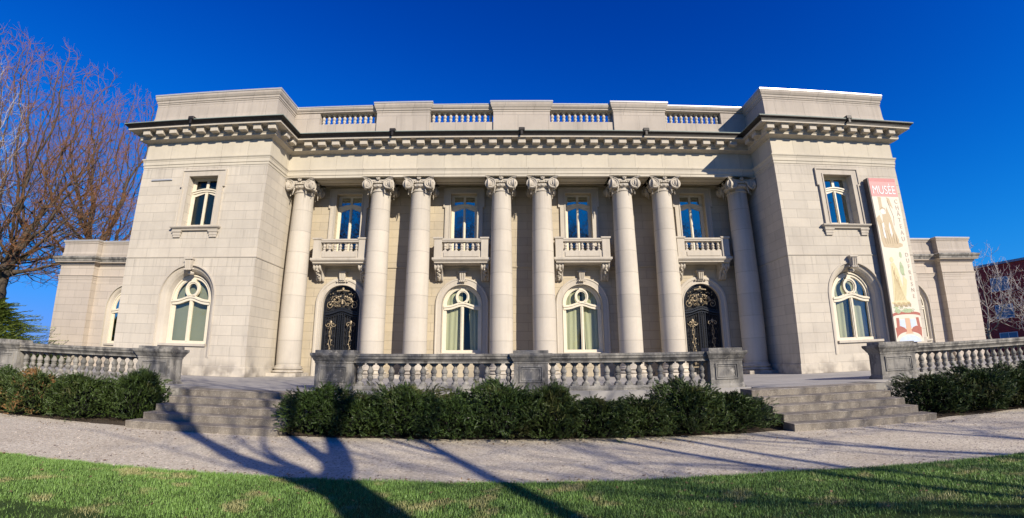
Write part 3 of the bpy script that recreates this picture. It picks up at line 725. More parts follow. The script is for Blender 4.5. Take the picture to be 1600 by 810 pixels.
# iron doors with gilded ornament
def spiral(cx, cz, r, turns, a0, s=1, n=22, y=0.):
    return [(cx+r*(1-i/n*.85)*math.cos(a0+s*turns*2*PI*i/n), y, cz+r*(1-i/n*.85)*math.sin(a0+s*turns*2*PI*i/n)) for i in range(n+1)]
def door(label_none=None):
    rf = .93; zs = 4.28-.75; H = zs+rf; n = 28
    ir = MB(); go = MB(); y = .12
    L = arch_loop(0, rf-.03, zs, 0, n); ir.tube([(a, y, b) for a, b in L], .045, 6)
    L = arch_loop(0, rf-.12, zs, 0, n); ir.tube([(a, y, b) for a, b in L], .018, 5)
    def trz(x): return 3.02+.20*math.exp(-(x/.45)**2)
    for dz, r in ((0, .05), (.11, .03), (-.12, .025)): ir.tube([(x/10*.9, y-.02, trz(x/10*.9)+dz) for x in range(-10, 11)], r, 6)
    for i in range(18): ir.ball((-.8+i*.094, y-.03, trz(-.8+i*.094)+.055), .03, 6)
    for x in (-.16, -.05, .05, .16):
        ir.tube([(x, y-.02, 0), (x, y-.02, trz(x)-.1)], .026, 6)
    for x in (-.105, .105):
        for i in range(34): ir.ball((x+.018*math.sin(i*PI), y-.04, .1+i*.085), .032, 5, (1, 1, 1.4))
    for s in (-1, 1):
        for x in (.30, .42, .55, .68, .80): ir.tube([(s*x, y+.03, 0), (s*x, y+.03, trz(x)-.1)], .013, 5)
        for k in range(8):
            z = .25+k*.34
            ir.tube(spiral(s*.36, z, .12, 1.3, 0 if k % 2 else PI, s, y=y), .014, 4); ir.tube(spiral(s*.66, z+.1, .13, 1.3, PI if k % 2 else 0, -s, y=y), .014, 4)
        # gilded climbing stems
        for ph in (0, PI):
            go.tube([(s*.51+.07*math.sin(t*1.1+ph)*(1-.3*t/12), y-.03, .45+t*.165) for t in [q/3 for q in range(37)]], .012, 5)
        for k in range(9): go.ball((s*.51+.09*math.sin(k*2.3), y-.04, .55+k*.2), .034, 6, (1.3, .6, 1))
        go.tube(spiral(s*.38, 2.52, .13, 1.1, 0, s, y=y-.03), .022, 5); go.tube(spiral(s*.64, 2.52, .13, 1.1, PI, -s, y=y-.03), .022, 5)
        go.ball((s*.51, y-.04, 2.62), .07, 6, (1, .6, 1.6))
        # tympanum scrolls
        go.tube(spiral(s*.33, zs+.22, .24, 1.2, PI, s, y=y-.02), .017, 5); go.tube(spiral(s*.60, zs-.05, .20, 1.2, PI/2, -s, y=y-.02), .016, 5)
        for k in range(26): go.ball((s*rnd.uniform(.05, .75), y-.03, zs+rnd.uniform(-.15, .55)), rnd.uniform(.015, .034), 5, (1.4, .6, 1))
        for k in range(14): go.ball((s*rnd.uniform(.3, .72), y-.03, rnd.uniform(.5, 2.6)), rnd.uniform(.012, .026), 5, (1.3, .6, 1.2))
        for k in range(5): go.tube(spiral(s*rnd.uniform(.15, .6), zs+rnd.uniform(-.1, .4), rnd.uniform(.07, .12), 1.2, rnd.uniform(0, 6), s, y=y-.02, n=12), .011, 4)
        ir.tube(spiral(s*.26, zs+.55, .17, 1.3, 0, s, y=y), .018, 4); ir.tube(spiral(s*.72, zs+.12, .13, 1.3, 0, s, y=y), .016, 4)
        ir.tube(spiral(s*.2, zs-.08, .14, 1.3, 0, -s, y=y), .018, 4); ir.tube(spiral(s*.5, zs+.45, .15, 1.3, PI, s, y=y), .016, 4)
        for k in range(6): go.ball((s*(.12+.1*k), y-.04, zs+.40-.012*k*k*1.4), .045, 6, (1.2, .6, 1))
        for k in range(4): go.ball((s*(.07+.07*k), y-.05, zs+.70-.01*k), .048, 6, (1.1, .6, .9))
    for z in (zs+.05, zs+.12, zs+.2, zs+.74, zs+.8): go.ball((0, y-.05, z), .055, 6, (1.2, .6, 1))
    for s in (-1, 1): go.tube([(s*.40, y-.05, .36), (s*.62, y-.05, .36)], .016, 5); go.ball((s*.4, y-.05, .36), .04, 6); go.ball((s*.62, y-.05, .36), .04, 6)
    o = ir.build('door', M['iron'], None)
    q = go.build('gilded_ornament', M['gold'], None); q.parent = o
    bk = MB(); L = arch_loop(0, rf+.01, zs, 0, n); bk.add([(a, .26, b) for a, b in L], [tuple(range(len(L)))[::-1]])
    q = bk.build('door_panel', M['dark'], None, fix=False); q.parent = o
    su = MB(); loops = []
    for r, dy in ((1.33, 0), (1.33, -.05), (1.28, -.09), (1.20, -.09), (1.16, -.05), (1.02, -.05), (1.0, -.075), (.955, -.075), (.95, -.05), (.945, .3)): loops.append([(a, dy, b) for a, b in arch_loop(0, r, zs, .0, n)])
    for a, b in zip(loops, loops[1:]): su.strip(a, b)
    q = su.build('surround', M['trim'], None); q.parent = o
    ks_ = MB(); zk = zs+1.30; ks_.extr([(-.11, zk-.14), (.11, zk-.14), (.17, zk+.26), (-.17, zk+.26)], -.19, 0); ks_.box(-.2, .2, -.24, 0, zk+.26, zk+.32)
    for xx in (-.1, 0, .1): ks_.tube([(xx*.8, -.19, zk-.12), (xx, -.22, zk+.08), (xx, -.23, zk+.22)], .045, 6)
    for xx in (-.26, -.13, -.045, .045, .13, .26): ks_.ball((xx, -.12, zk-.17), .055, 6)
    q = ks_.build('keystone', M['trim'], None); q.parent = o
    return o
d0 = door(); d0.parent = B; d0.scale = (KB,)*3; d0.location = (-DX, YB, 0)
d1 = copy_tree(d0); d1.parent = B; d1.location = (DX, YB, 0)

# wings
for s in (-1, 1):
    mb = MB(); xo, xj, xi = s*26.78, s*24.35, s*W_; YW, YI = 4.55, 4.9
    x0, x1 = sorted((xj, xi)); c = s*22.15
    mb.panel([(x0, .75), (x1, .75), (x1, 6.6), (x0, 6.6)], [arch_loop(c, 1.25, 4.0, 1.5, 28, 1.34)], YI)
    a, b = sorted((xo, xj)); mb.add([(a, YW, .75), (b, YW, .75), (b, YW, 6.6), (a, YW, 6.6)], [(0, 1, 2, 3)])
    mb.add([(xj, YW, .75), (xj, YI, .75), (xj, YI, 6.6), (xj, YW, 6.6)], [(0, 1, 2, 3)]); mb.add([(xo, YW, .75), (xo, 14, .75), (xo, 14, 6.6), (xo, YW, 6.6)], [(0, 1, 2, 3)])
    mb.add([(xo, 14, .75), (xi, 14, .75), (xi, 14, 6.6), (xo, 14, 6.6)], [(0, 1, 2, 3)])
    mb.build('wing_wall', M['wingwall'], B)
    pth = [(xo, 14), (xo, YW), (xj, YW), (xj, YI), (xi, YI)]
    if s > 0: pth = pth[::-1]
    mb = MB(); mb.mould(pth, [(0, 5.55), (.015, 5.56), (.015, 5.66), (.03, 5.665), (.03, 5.74), (.07, 5.80), (.07, 5.83), (0, 5.84)])
    mb.mould(pth, [(0, 6.40), (.05, 6.42), (.07, 6.50), (.12, 6.55), (.24, 6.56), (.24, 6.64), (0, 6.65)])
    mb.build('wing_moulding', M['wingwall'], B)
    mb = MB(); mb.mould(pth, [(.20, 6.60), (.27, 6.62), (.27, 6.70), (.31, 6.74), (.345, 6.80), (.345, 6.86), (.1, 6.95), (0, 6.95)]); mb.build('wing_cornice', M['grey'], B)
    mb = MB(); mb.mould(pth, [(.03, 6.93), (.03, 7.1), (0, 7.2), (0, 7.68), (.03, 7.69), (.03, 7.75), (.07, 7.80), (.07, 7.86), (-.4, 7.87)]); mb.build('wing_parapet', M['parapet'], B)
    mb = MB(); mb.mould(pth, [(.072, 7.85), (.085, 7.85), (.085, 7.905), (-.4, 7.92)]); mb.build('coping_flashing', M['flash'], B)
    mb = MB(); a, b = sorted((xo, xi)); mb.box(a+.3, b-.3, YI+.3, 13.7, 6.9, 7.0); mb.build('roof', M['roof'], B)

# ------------------------------------------------------------------ banner
BN = empty('banner_sign', (16.58, -.1, 1.9), 'tall white museum banner with pink heading on the pavilion corner', 'banner')
bx0, bx1, bz0, bz1, by = 15.84, 17.34, 1.86, 9.34, -.32
mb = MB(); mb.box(bx0, bx1, by, -.06, bz0, bz1); mb.build('light_box', simple('dark_sign_case', (.10, .085, .08), .5), BN)
mb = MB(); mb.box(bx0+.06, bx1, by-.006, by-.001, bz0, bz1-.9); mb.build('printed_panel', simple('cream_print', (.74, .68, .55), .5, 0, 3, .05), BN)
mb = MB(); mb.box(bx0+.06, bx1, by-.006, by-.001, bz1-.899, bz1); mb.build('heading_panel', simple('pink_print', (.72, .30, .28), .5), BN)
mb = MB(); mb.box(bx0+.06, bx1, by-.009, by-.0065, bz1-.16, bz1-.002); mb.build('heading_stripe', simple('rose_print', (.55, .20, .19), .5), BN)
tan = simple('tan_print', (.56, .45, .29), .6); yel = simple('yellow_print', (.72, .62, .36), .6); grn = simple('green_print', (.42, .50, .30), .6); red = simple('brick_red_print', (.42, .14, .10), .6); pch = simple('peach_print', (.68, .42, .27), .6); sk = simple('pale_blue_print', (.58, .66, .80), .6)
def art(polys, mat, k): 
    for i, P in enumerate(polys):
        mb = MB(); mb.extr([(bx0+.06+a*1.44, bz0+b) for a, b in P], by-.009-.0006*k-.0001*i, by-.0065); mb.build('printed_figure', mat, BN)
def blob(cx, cz, rx, rz, n=14, j=.1, seed=0):
    q = random.Random(seed); return [(cx+rx*math.cos(2*PI*i/n)*(1+j*q.uniform(-1, 1)), cz+rz*math.sin(2*PI*i/n)*(1+j*q.uniform(-1, 1))) for i in range(n)]
art([[(.0, 5.55), (.06, 5.1), (.05, 4.5), (.10, 4.2), (.62, 4.15), (.70, 4.5), (.60, 5.0), (.55, 5.6), (.45, 6.1), (.40, 5.75), (.26, 5.75), (.22, 5.3), (.14, 5.7)],
     [(.20, 6.56), (.32, 6.56), (.30, 5.95), (.20, 5.9)], [(.52, 6.56), (.62, 6.5), (.70, 6.0), (.56, 6.25)], blob(.30, 5.95, .11, .10, 14, .12, 3), blob(.62, 4.3, .2, .12, 12, .1, 8)], tan, 1)
art([blob(.30, 5.86, .10, .13, 14, .1, 1), [(.18, 5.3), (.25, 5.35), (.24, 4.6), (.16, 4.65)], [(.42, 5.2), (.48, 5.25), (.5, 4.8), (.43, 4.6)], blob(.45, 5.05, .03, .3, 10, .15, 5)], simple('ivory_print', (.80, .77, .70), .6), 2)
art([[(.22, 3.45), (.34, 3.5), (.44, 3.2), (.55, 2.2), (.60, 1.75), (.12, 1.75), (.18, 2.6)], blob(.28, 3.62, .07, .13, 12, .06, 2), blob(.40, 1.72, .33, .13, 16, .2, 4), [(.60, 2.9), (.72, 2.7), (.60, 2.0), (.50, 2.1)]], yel, 1)
art([blob(.60, 3.2, .07, .3, 12, .25, 6), blob(.64, 3.85, .05, .14, 10, .2, 7), blob(.20, 1.35, .12, .1, 12, .25, 9), blob(.55, 1.35, .2, .09, 12, .25, 10), blob(.15, 1.5, .1, .05, 10, .3, 11)], grn, 3)
def arc2(cx, cz, rx, rz, a0, a1, n=12): return [(cx+rx*math.cos(a0+(a1-a0)*i/n), cz+rz*math.sin(a0+(a1-a0)*i/n)) for i in range(n+1)]
art([[(0, 1.10)]+arc2(.5, 1.10, .5, -.10, PI, 2*PI)+[(1, 1.17)]+arc2(.5, 1.22, .5, -.10, 0, -PI)[::1], [(.10, 1.05), (.2, 1.05), (.18, .42), (.08, .42)], [(.82, 1.05), (.92, 1.05), (.96, .42), (.86, .42)],
     [(.05, .15)]+arc2(.5, .15, .45, .30, PI, 0)+[(.95, .15), (.98, .62), (.72, .72), (.62, .55), (.40, .55), (.28, .72), (.03, .62)]], red, 1)
art([[(.42, 1.03), (.58, 1.03), (.60, .45), (.66, .36), (.36, .36), (.42, .45)]], pch, 2)
art([[(.21, .98), (.40, .98), (.40, .6), (.21, .7)], [(.60, .98), (.80, .98), (.80, .7), (.60, .6)], [(.12, 0.002)]+arc2(.5, .002, .40, .30, PI, 0)[1:]], sk, 4)
def lines(segs_, mat, k):
    for q in segs_:
        mb = MB(); mb.tube([(bx0+.06+a*1.44, by-.0125-.0003*k, bz0+b) for a, b in q], .008, 4, flat=.2); mb.build('printed_line', mat, BN)
rb_ = random.Random(4)
lines([[(.26+.02*i+.05*math.sin(i*1.7), 3.35-.1*i), (.27+.03*i, 2.8-.08*i), (.22+.045*i, 2.1), (.18+.06*i, 1.8)] for i in range(7)]+[[(.10+.62*t/20, 1.62+.10*math.sin(t*1.1+q)) for t in range(21)] for q in range(4)], simple('ochre_line_print', (.50, .36, .18), .6), 1)
lines([[(x+r*(1-i/14)*math.cos(i*.75+x*9), z+r*(1-i/14)*math.sin(i*.75+x*9)*1.1) for i in range(15)] for x, z, r in [(.2, 1.36, .10), (.48, 1.38, .11), (.74, 1.34, .09), (.6, 3.3, .07), (.62, 2.95, .06), (.35, 1.5, .07)]], simple('olive_line_print', (.33, .40, .20), .6), 2)
lines([[(.12+.1*i, 5.3-.2*i+.1*rb_.random()), (.16+.09*i, 4.8), (.2+.08*i, 4.35)] for i in range(6)]+[[(.22, 5.98), (.30, 6.08), (.39, 5.98), (.37, 5.84)], [(.53, 6.4), (.60, 6.0), (.66, 5.6), (.62, 5.2)]], simple('umber_line_print', (.36, .27, .16), .6), 1)
def text(s_, size, x, z, mat, name, sx=1., stack=False, space=1., dy=0.):
    cu = bpy.data.curves.new(name, 'FONT'); cu.body = '\n'.join(s_) if stack else s_; cu.size = size; cu.extrude = .003; cu.align_x = 'CENTER'; cu.space_line = space; cu.offset = 0.0
    cu.materials.append(mat); o = bpy.data.objects.new(name, cu); col.objects.link(o); o.parent = BN
    o.rotation_euler = (PI/2, 0, 0); o.scale = (sx, 1, 1); o.location = (x-16.58, by-.013-dy+.1, z-1.9)
    me = bpy.data.meshes.new_from_object(o); q = bpy.data.objects.new(name, me); col.objects.link(q); q.parent = BN; q.rotation_euler = o.rotation_euler; q.scale = o.scale; q.location = o.location
    bpy.data.objects.remove(o); return q
text('MUSÉE', .58, (bx0+bx1)/2+.02, bz1-.77, M['white'], 'heading_lettering', .74)
brn = simple('brown_print', (.58, .47, .37), .6)
text('CHÂTEAU', .29, bx1-.19, bz1-1.22, brn, 'lettering', .9, True, 1.02); text('DUFRESNE', .26, bx1-.17, bz1-3.72, brn, 'lettering', .9, True, 1.02)

# ------------------------------------------------------------------ balustrades
def balustrade(label, x_edges, y0, pedestals, bays, name='stone_balustrade', panels=True, g='stone balustrades along the terrace edge'):
    """pedestals: (x0, x1) at cap width; bays: (x0, x1, count)"""
    y1 = y0+.42; cx = (x_edges[0]+x_edges[1])/2; T = empty(name, (cx, (y0+y1)/2, 0), label, 'balustrade', g)
    mb = MB()
    mb.box(x_edges[0]+.06, x_edges[1]-.06, y0+.03, y1-.02, -.02, .80); mb.build('podium_wall', M['grey'], T)
    for a, b in pedestals:
        mb = MB(); A, Bq = a+.10, b-.10; ya, yb = y0-.02, y1+.02
        mb.box(A, Bq, ya, yb, -.03, 1.5)
        mb.mould([(Bq, yb), (A, yb), (A, ya), (Bq, ya)], [(.05, -.02), (.05, .72), (.04, .80), (.0, .86)], closed=True)
        mb.mould([(Bq, yb), (A, yb), (A, ya), (Bq, ya)], [(0, 1.46), (.015, 1.47), (.015, 1.51), (.04, 1.54), (.08, 1.62), (.10, 1.64), (.12, 1.68), (.12, 1.735), (-.02, 1.74)], closed=True)
        mb.bbox(A-.02, Bq+.02, ya-.02, yb+.02, 1.735, 1.815, .01)
        p = mb.build('pedestal', M['grey'], T)
        pn = MB(); m1, m2 = A+.14, Bq-.14
        for e, dd in ((0, .028), (.05, .016)):
            for (q0, q1, z0, z1) in ((m1+e, m2-e, 1.37-e, 1.40-e), (m1+e, m2-e, .98+e, 1.01+e), (m1+e, m1+.03+e, 1.011+e, 1.369-e), (m2-.03-e, m2-e, 1.011+e, 1.369-e)): pn.box(q0, q1, ya-dd, ya-.001, z0, z1)
        pn.build('panel_moulding', M['greylight'], T).parent = p
    bl = None
    for a, b, n in bays:
        mb = MB(); m = (a+b)/2
        mb.mould([(a, y0+.05), (b, y0+.05)], [(0, 1.47), (.02, 1.48), (.02, 1.52), (.05, 1.56), (.09, 1.60), (.09, 1.65), (.11, 1.66), (.11, 1.72), (-.16, 1.73), (-.46, 1.72), (-.46, 1.62), (-.38, 1.5), (-.3, 1.47), (0, 1.47)])
        mb.build('handrail', M['grey'], T)
        mb = MB(); mb.mould([(a, y0+.05), (b, y0+.05)], [(0, .795), (.03, .795), (.03, .85), (0, .875), (-.3, .875), (-.33, .85), (-.33, .795), (0, .795)]); mb.build('plinth_course', M['greylight'], T)
        for i in range(n):
            x = a+(i+.5)*(b-a)/n
            if bl is None: bl = baluster_mb(.595, .093, 16).build('baluster', M['greylight'], None)
            o = bl if not bl.parent else bl.copy()
            if o is not bl: col.objects.link(o)
            o.parent = T; o.location = (x-cx, y0+.21-(y0+y1)/2, .875); o.rotation_euler = (0, 0, rnd.uniform(-.05, .05))
balustrade('weathered grey stone balustrade between the two flights of steps', (-5.94, 5.86), -5.88, [(-5.94, -4.71), (-.57, .53), (4.74, 5.86)], [(-4.81, -.47, 15), (.43, 4.84, 15)], g=None)
balustrade('grey stone balustrade on the side of the evergreen and big bare trees', (-24, -10.17), -5.72, [(-11.5, -10.17), (-17.24, -15.93), (-23.9, -22.6)], [(-16.03, -11.4, 16), (-22.7, -17.14, 19)])
balustrade('grey stone balustrade below the hanging museum banner', (10.12, 24), -5.72, [(10.12, 11.55), (16.6, 17.9), (22.9, 24)], [(11.45, 16.7, 18), (17.8, 23.0, 18)])

# ------------------------------------------------------------------ steps
fy = [-8.80, -8.42, -8.02, -7.58, -7.14]
for s in (-1, 1):
    T = empty('stone_steps', (s*7.3, -8, 0), 'worn stone steps in front of the pavilion with the banner' if s > 0 else 'worn stone steps in front of the pavilion without a banner', 'steps', 'flights of steps up to the terrace')
    for k in range(5):
        x0, x1 = sorted((s*5.3, s*(8.72+ .02*k if k else 8.85))); y1 = fy[k+1]+.0 if k < 4 else -6.6
        mb = MB(); n = 26; A = []
        pr = [(fy[k]+.012, k*.15-.02), (fy[k]+.006, (k+1)*.15-.03), (fy[k]+.0, (k+1)*.15-.016), (fy[k]+.014, (k+1)*.15+.001), (y1+.05, (k+1)*.15+.004)]
        rows = []
        for j, (yy, zz) in enumerate(pr):
            rows.append([(x0+(x1-x0)*i/n, yy+.012*noise.noise(Vector((i*.7, k*3.1, s+j*.3))), zz+(.007*noise.noise(Vector((i*.5, k*5, s*3))) if 0 < j < 4 else 0)) for i in range(n+1)])
        for a, b in zip(rows, rows[1:]): mb.strip(a, b)
        for e in (0, n): mb.add([r[e] for r in rows]+[(rows[0][e][0], y1+.05, k*.15-.02)], [tuple(range(len(rows)+1))])
        mb.build('step', M['step'], T)
    mb = MB(); x0, x1 = sorted((s*8.76, s*9.2)); mb.box(x0, x1, -7.13, -6.06, 0, .756); mb.build('cheek_block', M['grey'], T)

# ------------------------------------------------------------------ red apartment block behind the right wing
RB = empty('apartment_block', (49, 19, 0), 'dark red brick apartment block with pale blue windows beyond the wing', 'building')
m = NM('dark_red_brick'); p = pos(m); sp = m.n('ShaderNodeSeparateXYZ'); m.l(p, sp.inputs[0]); cc = m.n('ShaderNodeCombineXYZ'); m.l(sp.outputs[1], cc.inputs[0]); m.l(sp.outputs[2], cc.inputs[1])
br = m.n('ShaderNodeTexBrick'); br.inputs['Scale'].default_value = 1; br.inputs['Brick Width'].default_value = .22; br.inputs['Row Height'].default_value = .075; br.inputs['Mortar Size'].default_value = .006
br.inputs['Color1'].default_value = (.50, .04, .03, 1); br.inputs['Color2'].default_value = (.60, .07, .05, 1); br.inputs['Mortar'].default_value = (.10, .03, .028, 1); m.l(cc.outputs[0], br.inputs['Vector']); m.l(br.outputs[0], m.b.inputs['Base Color']); m.b.inputs['Roughness'].default_value = .9
ang = math.atan2(1.5, 3.9)      # the near face runs from (48, 21.4) to (49.5, 17.5)
def rb(u, v, z):                # u along the face towards the viewer, v behind it
    dx, dy = 1.5/4.18, -3.9/4.18; return (47.2+dx*(u)+(-dy)*v, 23.5+dy*u+dx*v, z)
def rbox(mb, u0, u1, v0, v1, z0, z1):
    P = [rb(u, v, z) for z in (z0, z1) for u, v in ((u0, v0), (u1, v0), (u1, v1), (u0, v1))]; mb.add(P, [(0, 3, 2, 1), (4, 5, 6, 7), (0, 1, 5, 4), (1, 2, 6, 5), (2, 3, 7, 6), (3, 0, 4, 7)])
mb = MB(); rbox(mb, 0, 22, 0, 16, -.02, 9.35); mb.build('brick_wall', m.m, RB)
mb = MB(); rbox(mb, -.15, 22.15, -.15, 16.15, 9.352, 9.58); mb.build('roof_edge', simple('grey_roof_edge', (.35, .38, .45), .5), RB)
for u0 in (3.0, 6.6, 10.2, 13.8):
    for z0 in (1.2, 3.95, 6.7):
        mb = MB()
        for a, b, c, d in ((u0, u0+.07, z0, z0+1.35), (u0+1.53, u0+1.6, z0, z0+1.35), (u0+.07, u0+1.53, z0, z0+.07), (u0+.07, u0+1.53, z0+1.28, z0+1.35), (u0+.77, u0+.83, z0+.07, z0+1.28)): rbox(mb, a, b, -.05, -.002, c, d)
        wn = mb.build('window', M['white'], RB)
        mb = MB(); rbox(mb, u0+.07, u0+1.53, -.02, -.003, z0+.07, z0+1.28); q = mb.build('pane', simple('pale_blue_glass', (.16, .30, .42), .12, 0, 3, .3, spec=.8), RB); q.parent = wn

# ------------------------------------------------------------------ plants
class Quick:
    def __init__(s): s.v = []; s.f = []; s.a = []; s.n = 0
    def add(s, v, f): s.v.append(np.asarray(v, float)); s.f += [tuple(i+s.n for i in q) for q in f]; s.n += len(v)
def npmesh(name, V, F4, mat, attr=None):
    """V (n,3) array, F4 (m,k) index array"""
    me = bpy.data.meshes.new(name); V = np.asarray(V, np.float32); F4 = np.asarray(F4, np.int32); k = F4.shape[1]
    me.vertices.add(len(V)); me.vertices.foreach_set('co', V.ravel()); me.loops.add(F4.size); me.loops.foreach_set('vertex_index', F4.ravel())
    me.polygons.add(len(F4)); me.polygons.foreach_set('loop_start', np.arange(len(F4), dtype=np.int32)*k)
    me.update(calc_edges=True)
    if attr is not None: a = me.attributes.new('thin', 'FLOAT', 'POINT'); a.data.foreach_set('value', np.asarray(attr, np.float32))
    me.materials.append(mat); return me
RS = np.random.RandomState(3)
def shrub_mesh(seed, rx, ry, h, nspray=2900, nleaf=9, ll=.026, name='foliage', mat=None):
    """sprays of flat needles standing on a lumpy body that reaches the ground"""
    rs = np.random.RandomState(seed); V = []; F = []
    for i in range(nspray):
        th = rs.uniform(0, 2*PI); zz = rs.uniform(.03, 1)**.85
        lump = 1+.34*noise.noise(Vector((math.cos(th)*1.6+seed, math.sin(th)*1.6, zz*2.2)))*1.6
        prof_ = (1-max(0, (zz-.45)/.55)**2.2)**.5*(.80+.20*min(1, zz/.3))
        if rs.rand() < .16: zz = rs.uniform(.6, .98); prof_ *= rs.uniform(0, 1)
        k = rs.uniform(.42, .93)*lump*prof_
        st = np.array([math.cos(th)*rx*k, math.sin(th)*ry*k, zz*h*(.80+.26*noise.noise(Vector((math.cos(th)*k*2+seed*3, math.sin(th)*k*2, 4))))])
        out = np.array([math.cos(th), math.sin(th), 0])
        g = out*rs.uniform(.3, 1.1)+np.array([0, 0, rs.uniform(.0, 1.1)])+rs.normal(size=3)*.35; g /= np.linalg.norm(g)
        L = rs.uniform(.07, .17); ex = rs.rand() < .07
        if ex: L *= rs.uniform(1.3, 1.9); g = g*.6+np.array([0, 0, .5]); g /= np.linalg.norm(g)
        side = np.cross(g, rs.normal(size=3)); side /= np.linalg.norm(side); up = np.cross(side, g); n = int(nleaf*(L/.16)**.6)+1
        for k2 in range(n):
            t = (k2+.5)/n; p = st+g*L*t-np.array([0, 0, 1])*L*.22*t*t
            for s in (-1, 1):
                dd = side*s*.8+g*.6+up*rs.uniform(-.35, .45); dd /= np.linalg.norm(dd); l = ll*(1-.45*t)*rs.uniform(.7, 1.25); wv = g*.020+up*.008*s
                b = len(V); V += [p-wv*.5, p+dd*l*.6-wv*.7, p+dd*l, p+dd*l*.5+wv*.7]; F.append((b, b+1, b+2, b+3))
    V = np.array(V); V[:, 2] = np.maximum(V[:, 2], .01); return npmesh(name, V, F, mat or M['yew'])
def core_mesh(seed, rx, ry, h):
    mb = MB(); rs = random.Random(seed)       # bare inner stems fanning up from the ground
    for i in range(46):
        a = rs.uniform(0, 2*PI); k = rs.uniform(.2, .8); q = Vector((math.cos(a)*rx*k, math.sin(a)*ry*k, h*rs.uniform(.35, .8)*(1.1-.5*k)))
        mb.tube([(q.x*.12, q.y*.12, 0), (q.x*.55+rs.uniform(-.05, .05), q.y*.55, q.z*.45), tuple(q)], [.016, .011, .005], 4)
    for i in range(260):                       # inner leaf clumps, their near-black colour painting the shade within
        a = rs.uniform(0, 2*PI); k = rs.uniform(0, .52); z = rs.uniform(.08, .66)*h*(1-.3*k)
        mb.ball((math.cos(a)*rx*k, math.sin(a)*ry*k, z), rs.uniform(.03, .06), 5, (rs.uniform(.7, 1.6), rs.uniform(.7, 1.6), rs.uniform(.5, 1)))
    return mb
yews = []
for i in range(4):
    rx, ry, h = [(.82, .98, 1.12), (.78, .95, 1.04), (.86, 1.0, 1.18), (.88, .98, 1.08)][i]
    yews.append((shrub_mesh(10+i, rx, ry, h), core_mesh(i, rx, ry, h)))
coreme = []
def shrub(x, y, k, rz, sc_, label, group, brown=False):
    root = empty('yew_shrub', (x, y, 0), label, 'shrub', group); root.rotation_euler = (0, 0, rz); root.scale = sc_
    me = yews[k][0]
    if brown:
        me = me.copy(); me.materials[0] = M['yewbrown']
    o = bpy.data.objects.new('foliage', me); col.objects.link(o); o.parent = root
    while len(coreme) <= k: coreme.append(None)
    if coreme[k] is None:
        q = yews[k][1].build('branches', M['coreshade'], None, fix=False); coreme[k] = q
    else: q = coreme[k].copy(); col.objects.link(q)
    q.parent = root
    return root
rs = random.Random(21)
cen = [(-4.75, -8.05), (-3.75, -8.15), (-2.75, -8.25), (-1.75, -8.35), (-.75, -8.3), (.25, -8.35), (1.2, -8.25), (2.2, -8.3), (3.2, -8.2), (4.2, -8.05)]
names_c = ['yew shrub against the steps at the bannerless end of the central row', 'second yew shrub of the central row counted from the bannerless side', 'third yew shrub of the central row counted from the bannerless side', 'fourth central yew shrub, before the last balusters of the first bay',
           'central yew shrub just before the middle balustrade pedestal', 'central yew shrub just past the middle balustrade pedestal', 'central yew shrub below the start of the second baluster bay', 'central yew shrub below the middle of the second baluster bay',
           'last but one yew shrub of the central row towards the banner', 'yew shrub against the steps at the banner end of the central row']
for i, (x, y) in enumerate(cen): shrub(x, y, i % 4, rs.uniform(-3, 3), (rs.uniform(.92, 1.08), 1, rs.choice([.80, .9, 1.0, 1.12])+rs.uniform(-.04, .04)), names_c[i], 'yew shrubs under the central balustrade')
lf = [(-9.75, -7.5, 1.26), (-10.95, -7.95, 1.0), (-12.1, -8.1, 1.1), (-13.2, -8.15, 1.04), (-14.4, -8.2, 1.16), (-15.7, -8.25, 1.14), (-17, -8.2, 1.1), (-18.4, -8.4, 1.1)]
nl = ['tall yew shrub leaning on the end pedestal beside the steps, bare tree side', 'yew shrub next after the tall one by the end pedestal', 'yew shrub with rusty brown dead sprays', 'yew shrub just outside the rusty brown one', 'second yew shrub outside the rusty brown one',
      'third yew shrub outside the rusty brown one', 'yew shrub cut by the picture edge on the bare tree side', 'outermost yew shrub of the bare tree side row']
for i, (x, y, k) in enumerate(lf): shrub(x, y, (i+1) % 4, rs.uniform(-3, 3), (1, 1.05, k), nl[i], 'yew shrubs below the balustrade on the bare tree side', brown=(i == 2))
nr = ['ragged yew shrub against the end pedestal under the banner', 'second yew shrub from the end pedestal under the banner', 'third yew shrub from the end pedestal under the banner', 'fourth yew shrub from the end pedestal under the banner', 'fifth yew shrub from the end pedestal under the banner', 'sixth yew shrub from the end pedestal under the banner', 'outermost yew shrub of the banner side row']
for i, (x, y, k) in enumerate([(9.85, -7.7, .92), (10.9, -8.0, 1.08), (12.0, -8.05, 1.04), (13.1, -8.1, 1.14), (14.3, -8.1, 1.08), (15.6, -8.0, 1.08), (17, -8.1, 1.1)]):
    shrub(x, y, (i+2) % 4, rs.uniform(-3, 3), (1, 1.05, k), nr[i], 'yew shrubs below the balustrade on the banner side')

